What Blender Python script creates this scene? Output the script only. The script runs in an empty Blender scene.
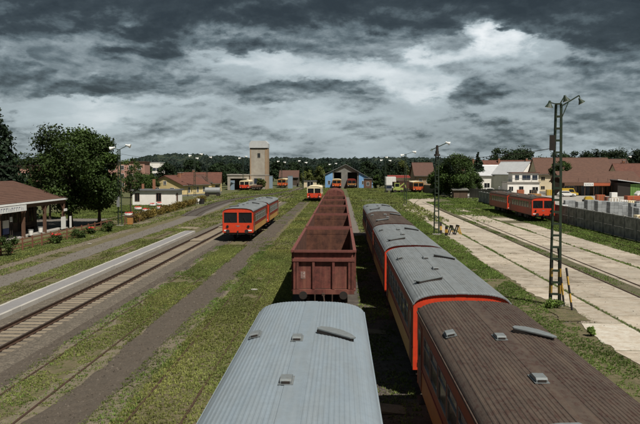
import bpy, math, random
import numpy as np
from mathutils import Vector, Matrix
R = random.Random(7)
NR = np.random.default_rng(11)
SC = bpy.context.scene
COL = SC.collection
rad = math.radians

# ------------------------------------------------------------------ camera, sky, sun
CAM_H = 6.9
cam_d = bpy.data.cameras.new('camera')
cam = bpy.data.objects.new('camera', cam_d)
COL.objects.link(cam)
cam.location = (0, 0, CAM_H)
cam.rotation_euler = (rad(90 - 3.389), 0, rad(1.616))
cam_d.sensor_width = 36
cam_d.lens = 743.0 / 640 * 36
cam_d.clip_start = 0.1
cam_d.clip_end = 12000
SC.camera = cam

SUN = Vector((0.33, -0.42, 0.85)).normalized()
sun_d = bpy.data.lights.new('sun', 'SUN')
sun_d.energy = 4.9
sun_d.angle = rad(0.6)
sun_d.color = (1.0, 0.95, 0.86)
sun = bpy.data.objects.new('sun', sun_d)
COL.objects.link(sun)
sun.rotation_euler = SUN.to_track_quat('Z', 'Y').to_euler()
sun.location = (60, -60, 120)

W = bpy.data.worlds.new('World')
SC.world = W
W.use_nodes = True
wt = W.node_tree
wt.nodes.clear()


class NT:
    """small helper for building node trees"""
    def __init__(s, tree): s.t = tree
    def n(s, typ, **kw):
        nd = s.t.nodes.new(typ)
        for k, v in kw.items(): setattr(nd, k, v)
        return nd
    def lk(s, a, b): s.t.links.new(a, b)
    def put(s, sock, v):
        if hasattr(v, 'is_output'): s.lk(v, sock)
        elif v is not None: sock.default_value = v
    def m(s, op, a, b=None, c=None, clamp=False):
        nd = s.n('ShaderNodeMath', operation=op, use_clamp=clamp)
        for i, v in enumerate((a, b, c)):
            if v is not None: s.put(nd.inputs[i], v)
        return nd.outputs[0]
    def noise(s, vec, scale, detail=4, rough=0.5, dist=0.0, dims='3D'):
        nd = s.n('ShaderNodeTexNoise', noise_dimensions=dims)
        if vec is not None: s.lk(vec, nd.inputs['Vector'])
        nd.inputs['Scale'].default_value = scale
        nd.inputs['Detail'].default_value = detail
        nd.inputs['Roughness'].default_value = rough
        nd.inputs['Distortion'].default_value = dist
        return nd.outputs[0]
    def ramp(s, fac, stops, interp='LINEAR'):
        nd = s.n('ShaderNodeValToRGB')
        cr = nd.color_ramp
        cr.interpolation = interp
        while len(cr.elements) > 1: cr.elements.remove(cr.elements[-1])
        for i, (p, c) in enumerate(stops):
            e = cr.elements[0] if i == 0 else cr.elements.new(p)
            e.position = p
            if isinstance(c, (int, float)): c = (c, c, c)
            e.color = (*c, 1)
        s.put(nd.inputs[0], fac)
        return nd.outputs[0]
    def mix(s, fac, a, b, blend='MIX'):
        nd = s.n('ShaderNodeMix', data_type='RGBA', blend_type=blend)
        s.put(nd.inputs[0], fac)
        for i, v in ((6, a), (7, b)):
            if isinstance(v, tuple) and len(v) == 3: v = (*v, 1)
            s.put(nd.inputs[i], v)
        return nd.outputs[2]
    def comb(s, x, y, z):
        nd = s.n('ShaderNodeCombineXYZ')
        for i, v in enumerate((x, y, z)): s.put(nd.inputs[i], v)
        return nd.outputs[0]
    def sep(s, v):
        nd = s.n('ShaderNodeSeparateXYZ')
        s.lk(v, nd.inputs[0])
        return nd.outputs


def build_sky():
    g = NT(wt)
    tc = g.n('ShaderNodeTexCoord')
    x, y, z = g.sep(tc.outputs['Generated'])
    el = g.m('ARCSINE', z)
    az = g.m('ARCTAN2', x, y)
    zc = g.m('ADD', g.m('MAXIMUM', z, 0.0), 0.34)
    px, py = g.m('DIVIDE', x, zc), g.m('DIVIDE', y, zc)
    P = g.comb(px, py, 0.35)
    up = g.m('ADD', py, -.030)
    w1, w2 = g.noise(g.comb(px, py, 7.7), 4.5, 7, .6, .1), g.noise(g.comb(px, py, 9.9), 4.5, 7, .6, .1)
    wa = g.m('ADD', az, g.m('MULTIPLY', g.m('SUBTRACT', w1, .5), .22))
    we = g.m('ADD', el, g.m('MULTIPLY', g.m('SUBTRACT', w2, .5), .075))

    def gauss(a, e, sa, se):
        da = g.m('DIVIDE', g.m('SUBTRACT', wa, a), sa)
        de = g.m('DIVIDE', g.m('SUBTRACT', we, e), se)
        r2 = g.m('ADD', g.m('MULTIPLY', da, da), g.m('MULTIPLY', de, de))
        return g.m('EXPONENT', g.m('MULTIPLY', r2, -1.0))

    def total(lst):
        t = None
        for a, e, sa, se, amp in lst:
            k = g.m('MULTIPLY', gauss(a, e, sa, se), amp)
            t = k if t is None else g.m('ADD', t, k)
        return t

    def layer(val, off, scale, bias, th, w, tone, var, rough=.585):
        """one bank of cloud: ragged cover, thin bright rims, underside with soft folds"""
        n = g.noise(g.comb(px, py, off), scale, 13, rough, 0.10)
        n2 = g.noise(g.comb(px, up, off), scale, 13, rough, 0.10)
        c = g.m('ADD', n, bias) if bias is not None else n
        d = g.ramp(c, [(th - w, 0.0), (th + w, 1.0)], 'EASE')
        rim = g.ramp(c, [(th - w * 1.2, 0.0), (th - w * .1, 1.0), (th + w * 2.2, 0.0)], 'EASE')
        fold = g.noise(g.comb(px, py, off + 3.7), scale * 2.2, 6, .5, .1)
        body = g.m('ADD', tone, g.m('MULTIPLY', g.m('SUBTRACT', fold, .5), var))
        body = g.m('ADD', body, g.m('MULTIPLY', g.m('SUBTRACT', n2, n), 1.9))
        body = g.m('ADD', body, g.m('MULTIPLY', g.m('MINIMUM', g.m('SUBTRACT', c, th), .20), -.60))
        body = g.m('ADD', body, g.m('MULTIPLY', rim, .07))
        return g.m('ADD', g.m('MULTIPLY', val, g.m('SUBTRACT', 1.0, d)), g.m('MULTIPLY', body, d))

    # places of the breaks and banks of this particular sky (azimuth and height above the horizon in radians)
    breaks = [(.205, .168, .028, .024, .34), (.150, .150, .05, .013, .22), (.050, .122, .100, .013, .25), (-.100, .136, .080, .012, .22),
              (-.02, .070, .12, .012, .16), (-.33, .060, .10, .016, .14), (.115, .097, .030, .014, .26), (-.20, .087, .18, .008, .16), (-.40, .150, .05, .014, .10)]
    banks = [(.33, .085, .13, .030, .07), (-.30, .108, .16, .013, .17), (-.43, .13, .07, .03, .12), (.03, .100, .09, .010, .10), (.32, .130, .12, .02, .09), (-.12, .16, .12, .012, .10)]
    br, bk = total(breaks), total(banks)
    back = g.m('ADD', .57, g.m('MULTIPLY', g.m('SUBTRACT', g.noise(P, 2.4, 9, .55), .5), .55))
    back = g.m('ADD', back, g.m('MULTIPLY', br, 1.0))
    low = g.m('SUBTRACT', g.ramp(g.m('MULTIPLY', el, 4.0), [(0.0, 0.440), (.10, 0.450), (.20, 0.480), (.30, 0.410), (.40, 0.520), (.55, 0.510), (.70, 0.500), (1.0, 0.500)]), .5)
    bias = g.m('ADD', g.m('SUBTRACT', bk, br), low)
    v = layer(back, .35, 2.7, bias, .44, .10, .52, .34)
    v = layer(v, 2.15, 2.3, g.m('SUBTRACT', bias, .02), .485, .06, .455, .32)
    v = layer(v, 5.65, 3.1, g.m('SUBTRACT', g.m('MULTIPLY', bias, 1.1), .03), .515, .05, .375, .30)
    # the dark lid of cloud that hangs in from above
    lidb = g.m('SUBTRACT', g.ramp(g.m('MULTIPLY', el, 2.0), [(0.0, 0.000), (.27, 0.300), (.335, 0.440), (.38, 0.550), (.44, 0.700), (.7, 0.760), (.85, 0.620), (1.0, 0.580)]), .5)
    lidb = g.m('ADD', lidb, total([(.33, .168, .11, .034, .28), (.14, .185, .05, .014, .06), (-.42, .155, .13, .03, .18), (.205, .168, .03, .024, -.24), (-.12, .175, .10, .02, -.05)]))
    v = layer(v, 8.2, 2.6, lidb, .49, .05, .205, .22)
    col = g.ramp(v, [(0.0, (.020, .028, .032)), (0.14, (.034, .046, .052)), (0.32, (.108, .142, .158)), (0.50, (.238, .286, .308)),
                     (0.68, (.40, .47, .50)), (0.86, (.66, .715, .74)), (1.0, (.93, .95, .96))])
    sky = g.n('ShaderNodeTexSky', sky_type='NISHITA')
    sky.sun_disc = False
    sky.sun_elevation = math.asin(SUN.z)
    sky.sun_rotation = math.atan2(SUN.x, SUN.y)
    blue = g.n('ShaderNodeBackground')
    g.lk(sky.outputs[0], blue.inputs[0])
    blue.inputs[1].default_value = 0.1
    cl = g.n('ShaderNodeBackground')
    g.lk(col, cl.inputs[0])
    cl.inputs[1].default_value = 1.0
    mx = g.n('ShaderNodeMixShader')
    mx.inputs[0].default_value = 0.95
    g.lk(blue.outputs[0], mx.inputs[1])
    g.lk(cl.outputs[0], mx.inputs[2])
    out = g.n('ShaderNodeOutputWorld')
    g.lk(mx.outputs[0], out.inputs[0])


build_sky()
W.cycles.sampling_method = 'MANUAL'
W.cycles.sample_map_resolution = 512
SC.view_settings.view_transform = 'Standard'
SC.view_settings.look = 'None'
SC.view_settings.exposure = 0.12
SC.view_settings.gamma = 1.0

# ------------------------------------------------------------------ materials
MATS = {}


def lin(h):
    h = h.lstrip('#')
    v = [int(h[i:i + 2], 16) / 255 for i in (0, 2, 4)]
    return tuple(c / 12.92 if c <= .04045 else ((c + .055) / 1.055) ** 2.4 for c in v)


def mat(name, col, rough=0.7, spots=None, spot_amt=0.5, scale=1.0, var=0.25, bump=0.0, bump_scale=None, metal=0.0,
        stretch=(1, 1, 1), island=0.0, streak=None, spec=0.4, coord='Object', attr=None, thresh=0.5, contrast=0.12, grain=None, cracks=None):
    """paint / stone / soil: a base colour, wide tonal variation, a second colour in patches, fine relief"""
    if name in MATS: return MATS[name]
    m = bpy.data.materials.new(name)
    m.use_nodes = True
    t = m.node_tree
    t.nodes.clear()
    g = NT(t)
    tc = g.n('ShaderNodeTexCoord')
    mp = g.n('ShaderNodeMapping')
    g.lk(tc.outputs[coord], mp.inputs[0])
    mp.inputs['Scale'].default_value = stretch
    v = mp.outputs[0]
    c = (*col, 1)
    n1 = g.noise(v, scale * 0.7, 6, 0.6)
    f = g.m('ADD', 1 - var, g.m('MULTIPLY', n1, 2 * var))
    cur = g.mix(1.0, c, g.comb(f, f, f), 'MULTIPLY')
    if spots:
        n2 = g.noise(v, scale * 1.9, 8, 0.65, 0.4)
        k = g.m('MULTIPLY', g.ramp(n2, [(thresh - contrast, 0.0), (thresh + contrast, 1.0)]), spot_amt)
        cur = g.mix(k, cur, spots)
    if cracks:
        cs, ca, ccol = cracks
        wv = g.n('ShaderNodeVectorMath', operation='ADD')
        nd = g.n('ShaderNodeTexNoise')
        g.lk(tc.outputs[coord], nd.inputs['Vector'])
        nd.inputs['Scale'].default_value = 1.3
        nd.inputs['Detail'].default_value = 6
        oi2 = g.n('ShaderNodeObjectInfo')
        off = g.n('ShaderNodeVectorMath', operation='MULTIPLY_ADD')
        g.lk(nd.outputs['Color'], off.inputs[0])
        off.inputs[1].default_value = (1.3, 1.3, 1.3)
        g.lk(g.comb(g.m('MULTIPLY', oi2.outputs['Random'], 90.0), 0.0, 0.0), off.inputs[2])
        g.lk(tc.outputs[coord], wv.inputs[0])
        g.lk(off.outputs[0], wv.inputs[1])
        vo = g.n('ShaderNodeTexVoronoi', feature='DISTANCE_TO_EDGE')
        vo.inputs['Scale'].default_value = cs
        g.lk(wv.outputs[0], vo.inputs['Vector'])
        k = g.m('MULTIPLY', g.ramp(vo.outputs['Distance'], [(.006, 1.0), (.022, 0.0)]), ca)
        k = g.m('MULTIPLY', k, g.ramp(g.noise(wv.outputs[0], .5, 2), [(.42, 0.0), (.60, 1.0)]))
        cur = g.mix(k, cur, ccol)
        st = g.m('MULTIPLY', g.ramp(g.noise(wv.outputs[0], .45, 7, .62, .6), [(.48, 0.0), (.68, 1.0)]), .72)
        cur = g.mix(st, cur, ccol)
    if grain:
        gs, ga = grain
        gn = g.m('ADD', g.m('MULTIPLY', g.noise(tc.outputs[coord], gs, 3, .7), .6), g.m('MULTIPLY', g.noise(tc.outputs[coord], gs * .22, 5, .7), .4))
        gf = g.m('ADD', 1 - ga, g.m('MULTIPLY', g.ramp(gn, [(.30, 0.0), (.70, 1.0)]), 2 * ga))
        cur = g.mix(1.0, cur, g.comb(gf, gf, gf), 'MULTIPLY')
    if streak:
        sc, amt, scol = streak
        mp2 = g.n('ShaderNodeMapping')
        g.lk(tc.outputs[coord], mp2.inputs[0])
        mp2.inputs['Scale'].default_value = sc
        n3 = g.noise(mp2.outputs[0], 1.0, 5, 0.6)
        k = g.m('MULTIPLY', g.ramp(n3, [(0.46, 0.0), (0.68, 1.0)]), amt)
        cur = g.mix(k, cur, scol)
    if island:
        oi = g.n('ShaderNodeObjectInfo')
        f2 = g.m('ADD', 1 - island, g.m('MULTIPLY', oi.outputs['Random'], 2 * island))
        cur = g.mix(1.0, cur, g.comb(f2, f2, f2), 'MULTIPLY')
    if attr:
        at = g.n('ShaderNodeAttribute', attribute_name=attr)
        cur = g.mix(1.0, cur, at.outputs['Color'], 'MULTIPLY')
    b = g.n('ShaderNodeBsdfPrincipled')
    g.lk(cur, b.inputs['Base Color'])
    rr = g.m('ADD', rough - 0.08, g.m('MULTIPLY', n1, 0.16), clamp=True)
    g.lk(rr, b.inputs['Roughness'])
    b.inputs['Metallic'].default_value = metal
    b.inputs['Specular IOR Level'].default_value = spec
    if bump:
        bp = g.n('ShaderNodeBump')
        bp.inputs['Strength'].default_value = min(1, bump)
        bp.inputs['Distance'].default_value = 0.04
        g.lk(g.noise(v, bump_scale or scale * 9, 6, 0.65), bp.inputs['Height'])
        g.lk(bp.outputs[0], b.inputs['Normal'])
    o = g.n('ShaderNodeOutputMaterial')
    g.lk(b.outputs[0], o.inputs[0])
    MATS[name] = m
    return m


def leafmat(name, col):
    m = bpy.data.materials.new(name)
    m.use_nodes = True
    t = m.node_tree
    t.nodes.clear()
    g = NT(t)
    at = g.n('ShaderNodeAttribute', attribute_name='tone')
    oi = g.n('ShaderNodeObjectInfo')
    f2 = g.m('ADD', .85, g.m('MULTIPLY', oi.outputs['Random'], .3))
    c = g.mix(1.0, (*col, 1), at.outputs['Color'], 'MULTIPLY')
    c = g.mix(1.0, c, g.comb(f2, f2, f2), 'MULTIPLY')
    d = g.n('ShaderNodeBsdfPrincipled')
    g.lk(c, d.inputs['Base Color'])
    d.inputs['Roughness'].default_value = 0.65
    d.inputs['Specular IOR Level'].default_value = 0.25
    tr = g.n('ShaderNodeBsdfTranslucent')
    g.lk(c, tr.inputs[0])
    mx = g.n('ShaderNodeMixShader')
    mx.inputs[0].default_value = 0.25
    g.lk(d.outputs[0], mx.inputs[1])
    g.lk(tr.outputs[0], mx.inputs[2])
    o = g.n('ShaderNodeOutputMaterial')
    g.lk(mx.outputs[0], o.inputs[0])
    MATS[name] = m
    return m


def glassmat(name, col=(.012, .014, .016), rough=.06):
    m = bpy.data.materials.new(name)
    m.use_nodes = True
    b = m.node_tree.nodes['Principled BSDF']
    g = NT(m.node_tree)
    tc = g.n('ShaderNodeTexCoord')
    n = g.noise(tc.outputs['Object'], 1.7, 3)
    c = g.mix(n, (*[k * .6 for k in col], 1), (*[k * 1.6 for k in col], 1))
    g.lk(c, b.inputs['Base Color'])
    g.lk(g.m('ADD', rough, g.m('MULTIPLY', n, .12)), b.inputs['Roughness'])
    b.inputs['Specular IOR Level'].default_value = .32
    MATS[name] = m
    return m


RUSTSPOT = (.040, .016, .011)
M = dict(
    roof_blue=mat('roof_blue', (.220, .266, .306), .42, (.205, .228, .238), .5, 1.1, .12, .08, 30, stretch=(2.2, .35, 1), streak=((9, .25, 1), .22, (.30, .335, .36)), spec=.5, grain=(7, .10)),
    roof_grey=mat('roof_grey', (.190, .208, .217), .5, (.14, .145, .14), .6, 1.1, .16, .08, 30, stretch=(2, .4, 1), streak=((8, .22, 1), .35, (.27, .285, .29)), grain=(6, .18)),
    roof_brown=mat('roof_brown', (.068, .049, .038), .72, (.046, .020, .015), .75, 3.6, .30, .15, 40, stretch=(1.6, .7, 1), streak=((5, .30, 1), .55, (.110, .080, .058)), thresh=.55, contrast=.05, grain=(9, .25)),
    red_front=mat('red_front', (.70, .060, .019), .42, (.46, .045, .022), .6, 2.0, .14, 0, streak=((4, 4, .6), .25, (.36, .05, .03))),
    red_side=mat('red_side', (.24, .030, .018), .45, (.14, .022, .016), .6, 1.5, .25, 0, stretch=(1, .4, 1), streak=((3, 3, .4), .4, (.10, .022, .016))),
    red_dull=mat('red_dull', (.22, .032, .02), .5, (.13, .02, .015), .5, 1.6, .2, 0),
    red_plain=mat('red_plain', (.46, .045, .028), .45, (.28, .035, .025), .6, 1.5, .22, 0, streak=((3, 3, .4), .4, (.22, .035, .025))),
    yellow_side=mat('yellow_side', (.50, .29, .095), .45, (.42, .22, .06), .5, 1.2, .18, 0, stretch=(1, .4, 1)),
    cream=mat('cream', (.80, .69, .46), .45, (.64, .52, .32), .4, 2, .12),
    orange=mat('orange', (.68, .12, .03), .45, (.5, .09, .03), .5, 2, .15),
    ochre=mat('ochre', (.36, .185, .065), .45, (.5, .22, .06), .5, 2, .15),
    light_metal=mat('light_metal', (.30, .31, .315), .4, (.22, .22, .21), .5, 4, .2, metal=.3),
    vent_metal=mat('vent_metal', (.215, .24, .25), .45, (.16, .16, .15), .6, 5, .2, metal=.2),
    black_iron=mat('black_iron', (.022, .019, .017), .7, (.045, .028, .02), .5, 4, .3),
    brown_iron=mat('brown_iron', (.045, .028, .021), .75, (.09, .045, .028), .5, 4, .3),
    rust_red=mat('rust_red', (.165, .048, .037), .72, (.070, .024, .019), .9, 1.9, .36, .2, 30, streak=((3, 3, .35), .6, (.27, .11, .075))),
    rust_in=mat('rust_in', (.125, .052, .033), .85, (.050, .021, .015), .9, 1.2, .4, .25, 20, streak=((2.2, 2.2, .3), .5, (.20, .085, .045))),
    rust_rim=mat('rust_rim', (.175, .060, .048), .62, (.11, .04, .03), .5, 3, .25),
    rust_floor=mat('rust_floor', (.085, .047, .034), .9, (.04, .022, .016), .7, 1.4, .3, .3, 12),
    white_paint=mat('white_paint', (.78, .77, .74), .6, (.62, .60, .56), .4, 1.2, .08),
    lamp_white=mat('lamp_white', (.82, .82, .80), .35),
    glass=glassmat('glass'),
    glass_blue=glassmat('glass_blue', (.02, .03, .05)),
    lamp_glass=mat('lamp_glass', (.5, .48, .42), .2),
    rail=mat('rail', (.060, .036, .026), .6, (.11, .06, .038), .5, 3, .3, metal=.2),
    rail_shine=mat('rail_shine', (.16, .13, .11), .35, (.09, .05, .035), .6, 3, .3, metal=.6),
    sleeper=mat('sleeper', (.235, .192, .138), .9, (.20, .165, .12), .8, 3, .2, .2, 30, island=.22),
    old_sleeper=mat('old_sleeper', (.06, .045, .034), .9, (.10, .08, .06), .5, 4, .3, .3, 30, island=.2),
    ballast=mat('ballast', (.150, .127, .098), .95, (.085, .072, .057), .9, 5.5, .3, .9, 14, thresh=.5, contrast=.07, grain=(15, .5)),
    cinder=mat('cinder', (.050, .042, .036), .95, (.105, .090, .074), .7, .8, .3, .6, 16, grain=(16, .5)),
    dirt=mat('dirt', (.088, .072, .056), .95, (.084, .067, .050), .9, 1.5, .28, .8, 26, stretch=(1.4, .45, 1), grain=(14, .42)),
    path=mat('path', (.150, .134, .114), .95, (.13, .115, .098), .8, 1.2, .22, .6, 20, stretch=(1.2, .5, 1), grain=(14, .30)),
    sand=mat('sand', (.165, .138, .096), .95, (.13, .11, .075), .9, 1.6, .25, .4, 12, grain=(16, .35)),
    soil=mat('soil', (.092, .090, .036), .95, (.150, .118, .072), .9, 1.6, .35, .9, 22, grain=(12, .5)),
    far_grass=mat('far_grass', (.066, .080, .026), .95, (.105, .095, .045), .8, .25, .3, .6, 4, coord='Object', grain=(2.2, .4)),
    yard=mat('yard', (.33, .31, .28), .9, (.25, .235, .21), .6, .25, .12, .2, 6, grain=(3, .15)),
    platform_top=mat('platform_top', (.215, .208, .210), .85, (.24, .23, .225), .6, 1.0, .1, .2, 20, grain=(16, .15)),
    kerb=mat('kerb', (.37, .35, .32), .85, (.42, .40, .36), .5, 2.0, .12, .15, 20, island=.08),
    slab=mat('slab', (.405, .362, .298), .88, (.315, .255, .19), .8, .8, .16, .35, 18, island=.17, streak=((.7, .55, 1), .35, (.55, .49, .41)), coord='Object', grain=(9, .16), cracks=(.42, .75, (.16, .125, .085))),
    slab_white=mat('slab_white', (.51, .475, .41), .85, (.37, .31, .24), .85, 1.1, .14, .3, 12, island=.1, grain=(9, .16)),
    joint=mat('joint', (.115, .098, .060), .95, (.06, .066, .026), .8, 1.2, .3, .5, 14, grain=(14,.4)),
    concrete_dark=mat('concrete_dark', (.36, .36, .34), .9, (.13, .135, .128), .8, .9, .2, .3, 16, island=.15, streak=((1.4, 1.4, .3), .45, (.10, .105, .095))),
    concrete=mat('concrete', (.33, .31, .28), .88, (.23, .215, .19), .6, .8, .15, .2, 12),
    green_paint=mat('green_paint', (.024, .050, .032), .5, (.060, .045, .028), .5, 3, .25),
    yel_paint=mat('yel_paint', (.46, .28, .045), .5, (.35, .19, .04), .6, 5, .2),
    blk_paint=mat('blk_paint', (.018, .018, .019), .5, (.05, .03, .02), .4, 5, .2),
    tile_brown=mat('tile_brown', (.118, .062, .043), .85, (.078, .040, .029), .7, .8, .22, .5, 4, stretch=(1, 1, 3)),
    tile_red=mat('tile_red', (.128, .052, .035), .85, (.08, .034, .025), .7, .7, .22, .5, 4),
    tile_dull=mat('tile_dull', (.105, .054, .040), .85, (.085, .045, .035), .7, .8, .22, .5, 4),
    pole_brown=mat('pole_brown', (.135, .075, .048), .75, (.10, .045, .028), .5, 2, .2),
    dark_wall=mat('dark_wall', (.085, .062, .046), .9, (.05, .037, .028), .5, .6, .2),
    cream_wall=mat('cream_wall', (.68, .58, .40), .85, (.55, .46, .31), .5, .5, .1),
    yellow_wall=mat('yellow_wall', (.72, .57, .29), .85, (.60, .46, .24), .5, .5, .1),
    white_wall=mat('white_wall', (.86, .83, .78), .85, (.68, .64, .58), .4, .5, .07),
    pink_wall=mat('pink_wall', (.42, .235, .19), .85, (.34, .185, .145), .5, .4, .12),
    blue_wall=mat('blue_wall', (.150, .315, .560), .75, (.24, .42, .66), .5, .4, .12),
    grey_wall=mat('grey_wall', (.20, .20, .185), .85, (.13, .13, .12), .6, .4, .15),
    silo_wall=mat('silo_wall', (.40, .37, .32), .85, (.27, .23, .19), .5, .5, .12, streak=((.8, .8, .12), .3, (.24, .20, .165))),
    silo_edge=mat('silo_edge', (.33, .245, .165), .85, (.29, .185, .115), .5, .5, .12),
    tin=mat('tin', (.62, .63, .64), .45, (.50, .50, .50), .5, .6, .08, metal=.2),
    flat_roof=mat('flat_roof', (.13, .135, .14), .8, (.09, .09, .09), .5, .5, .15),
    brick=mat('brick_stack', (.30, .14, .08), .9, (.22, .10, .06), .5, 2, .15),
    wood=mat('wood', (.135, .090, .060), .85, (.08, .052, .036), .6, 1.6, .2, stretch=(4, 4, .5), island=.2),
    wood_fence=mat('wood_fence', (.19, .080, .045), .85, (.12, .055, .035), .6, 3, .2, island=.15),
    weathered=mat('weathered', (.17, .17, .15), .9, (.11, .11, .10), .6, 1.2, .2, island=.2),
    door_green=mat('door_green', (.145, .27, .065), .6, (.10, .20, .05), .5, .8, .12),
    yellow_box=mat('yellow_box', (.50, .33, .04), .5, (.62, .40, .03), .4, 2, .1),
    orange_sign=mat('orange_sign', (.42, .105, .045), .6, (.33, .085, .04), .5, 1, .1),
    block_grey=mat('block_grey', (.30, .315, .32), .85, (.22, .23, .235), .5, 1.5, .12, island=.22),
    worn_label=mat('worn_label', (.40, .30, .27), .7, (.28, .19, .16), .6, 6, .2),
    grey_blue=mat('grey_blue', (.20, .27, .34), .75, (.25, .30, .34), .5, .6, .12),
    pallet=mat('pallet', (.30, .21, .12), .9, (.2, .14, .08), .5, 3, .2),
    flower_red=mat('flower_red', (.55, .030, .022), .7, (.75, .12, .10), .5, 14, .2),
    bark=mat('bark', (.060, .045, .033), .95, (.035, .027, .02), .6, 3, .25, .5, 14),
    machine_green=mat('machine_green', (.33, .38, .11), .5, (.33, .38, .09), .5, 2, .15),
    dark_cloth=mat('dark_cloth', (.018, .018, .02), .9),
    blue_poster=mat('blue_poster', (.03, .06, .22), .5, (.05, .10, .30), .5, 3, .15),
    letter=mat('letter', (.20, .21, .27), .7),
    hill=mat('hill', (.020, .031, .016), .95, (.030, .042, .019), .7, .010, .25, .5, .2),
)
M['leaf_dark'] = leafmat('leaf_dark', (.039, .067, .014))
M['leaf_mid'] = leafmat('leaf_mid', (.046, .075, .017))
M['leaf_fir'] = leafmat('leaf_fir', (.020, .036, .018))
M['leaf_light'] = leafmat('leaf_light', (.085, .100, .026))
M['leaf_hill'] = leafmat('leaf_hill', (.014, .027, .020))
M['leaf_far'] = leafmat('leaf_far', (.021, .038, .014))
M['lawn_leaf'] = leafmat('lawn_leaf', (.150, .190, .050))
M['grass'] = leafmat('grass', (.150, .188, .053))
M['grass_lush'] = leafmat('grass_lush', (.120, .180, .040))


# ------------------------------------------------------------------ mesh helpers
class MB:
    def __init__(s): s.v, s.f, s.m = [], [], []
    def poly(s, pts, m=0):
        i = len(s.v)
        s.v += [tuple(p) for p in pts]
        s.f.append(tuple(range(i, i + len(pts))))
        s.m.append(m)
        return s
    def box(s, x0, x1, y0, y1, z0, z1, m=0, mtx=None):
        i = len(s.v)
        p = [(x0, y0, z0), (x1, y0, z0), (x1, y1, z0), (x0, y1, z0), (x0, y0, z1), (x1, y0, z1), (x1, y1, z1), (x0, y1, z1)]
        if mtx is not None: p = [tuple(mtx @ Vector(q)) for q in p]
        s.v += p
        for q in ((0, 3, 2, 1), (4, 5, 6, 7), (0, 1, 5, 4), (1, 2, 6, 5), (2, 3, 7, 6), (3, 0, 4, 7)):
            s.f.append(tuple(i + k for k in q))
            s.m.append(m)
        return s
    def chbox(s, x0, x1, y0, y1, z0, z1, c=.02, m=0):
        """a block with its upper edges chamfered"""
        i = len(s.v)
        s.v += [(x0, y0, z0), (x1, y0, z0), (x1, y1, z0), (x0, y1, z0), (x0, y0, z1 - c), (x1, y0, z1 - c), (x1, y1, z1 - c), (x0, y1, z1 - c),
                (x0 + c, y0 + c, z1), (x1 - c, y0 + c, z1), (x1 - c, y1 - c, z1), (x0 + c, y1 - c, z1)]
        for q in ((0, 3, 2, 1), (0, 1, 5, 4), (1, 2, 6, 5), (2, 3, 7, 6), (3, 0, 4, 7), (4, 5, 9, 8), (5, 6, 10, 9), (6, 7, 11, 10), (7, 4, 8, 11), (8, 9, 10, 11)):
            s.f.append(tuple(i + k for k in q))
            s.m.append(m)
        return s
    def bar(s, a, b, w, h=None, m=0):
        a, b = Vector(a), Vector(b)
        d = b - a
        q = d.to_track_quat('Z', 'Y').to_matrix().to_4x4()
        q.translation = a
        h = h or w
        return s.box(-w / 2, w / 2, -h / 2, h / 2, 0, d.length, m, q)
    def tube(s, a, b, r0, r1=None, n=8, m=0, cap=True):
        a, b = Vector(a), Vector(b)
        r1 = r0 if r1 is None else r1
        d = b - a
        q = d.to_track_quat('Z', 'Y').to_matrix()
        i = len(s.v)
        for (c, r) in ((a, r0), (b, r1)):
            for k in range(n):
                t = 2 * math.pi * k / n
                s.v.append(tuple(c + q @ Vector((math.cos(t) * r, math.sin(t) * r, 0))))
        for k in range(n):
            s.f.append((i + k, i + (k + 1) % n, i + n + (k + 1) % n, i + n + k))
            s.m.append(m)
        if cap:
            s.f.append(tuple(i + n - 1 - k for k in range(n)))
            s.f.append(tuple(i + n + k for k in range(n)))
            s.m += [m, m]
        return s
    def prism(s, pts, y0, y1, m=0, axis='y'):
        """closed outline in (x,z) pushed along y (or, axis 'x', an outline in (y,z) pushed along x)"""
        n = len(pts)
        i = len(s.v)
        for y in (y0, y1):
            for (x, z) in pts: s.v.append((x, y, z) if axis == 'y' else (y, x, z))
        for k in range(n):
            s.f.append((i + k, i + (k + 1) % n, i + n + (k + 1) % n, i + n + k))
            s.m.append(m)
        s.f.append(tuple(i + n - 1 - k for k in range(n)))
        s.f.append(tuple(i + n + k for k in range(n)))
        s.m += [m, m]
        return s
    def slab(s, pts, z0, z1, m=0):
        """closed outline in (x,y) raised from z0 to z1"""
        n = len(pts)
        i = len(s.v)
        for z in (z0, z1):
            for (x, y) in pts: s.v.append((x, y, z))
        for k in range(n):
            s.f.append((i + k, i + (k + 1) % n, i + n + (k + 1) % n, i + n + k))
            s.m.append(m)
        s.f.append(tuple(i + n - 1 - k for k in range(n)))
        s.f.append(tuple(i + n + k for k in range(n)))
        s.m += [m, m]
        return s
    def mesh(s, name, mats, smooth=False):
        me = bpy.data.meshes.new(name)
        me.from_pydata(s.v, [], s.f)
        for k in (mats if isinstance(mats, (list, tuple)) else [mats]): me.materials.append(M[k] if isinstance(k, str) else k)
        me.polygons.foreach_set('material_index', s.m)
        if smooth: me.polygons.foreach_set('use_smooth', [True] * len(s.f))
        me.update()
        # consistent outward faces
        import bmesh
        bm = bmesh.new()
        bm.from_mesh(me)
        bmesh.ops.recalc_face_normals(bm, faces=bm.faces)
        bm.to_mesh(me)
        bm.free()
        return me
    def build(s, name, mats, parent=None, smooth=False, loc=None):
        return link(name, s.mesh(name, mats, smooth), parent, loc)


def link(name, me, parent=None, loc=None):
    o = bpy.data.objects.new(name, me)
    COL.objects.link(o)
    if parent is not None: o.parent = parent
    if loc is not None: o.location = loc
    return o


def tag(o, label, cat, group=None, kind=None):
    if label: o['label'] = label
    if cat: o['category'] = cat
    if group: o['group'] = group
    if kind: o['kind'] = kind
    return o


def thing(name, label, cat, loc=(0, 0, 0), rz=0.0, group=None, kind=None):
    o = bpy.data.objects.new(name, None)
    COL.objects.link(o)
    o.empty_display_size = .2
    o.location = loc
    o.rotation_euler = (0, 0, rz)
    return tag(o, label, cat, group, kind)


def kids(o): return [c for c in bpy.data.objects if c.parent == o]


KID = {}


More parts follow.
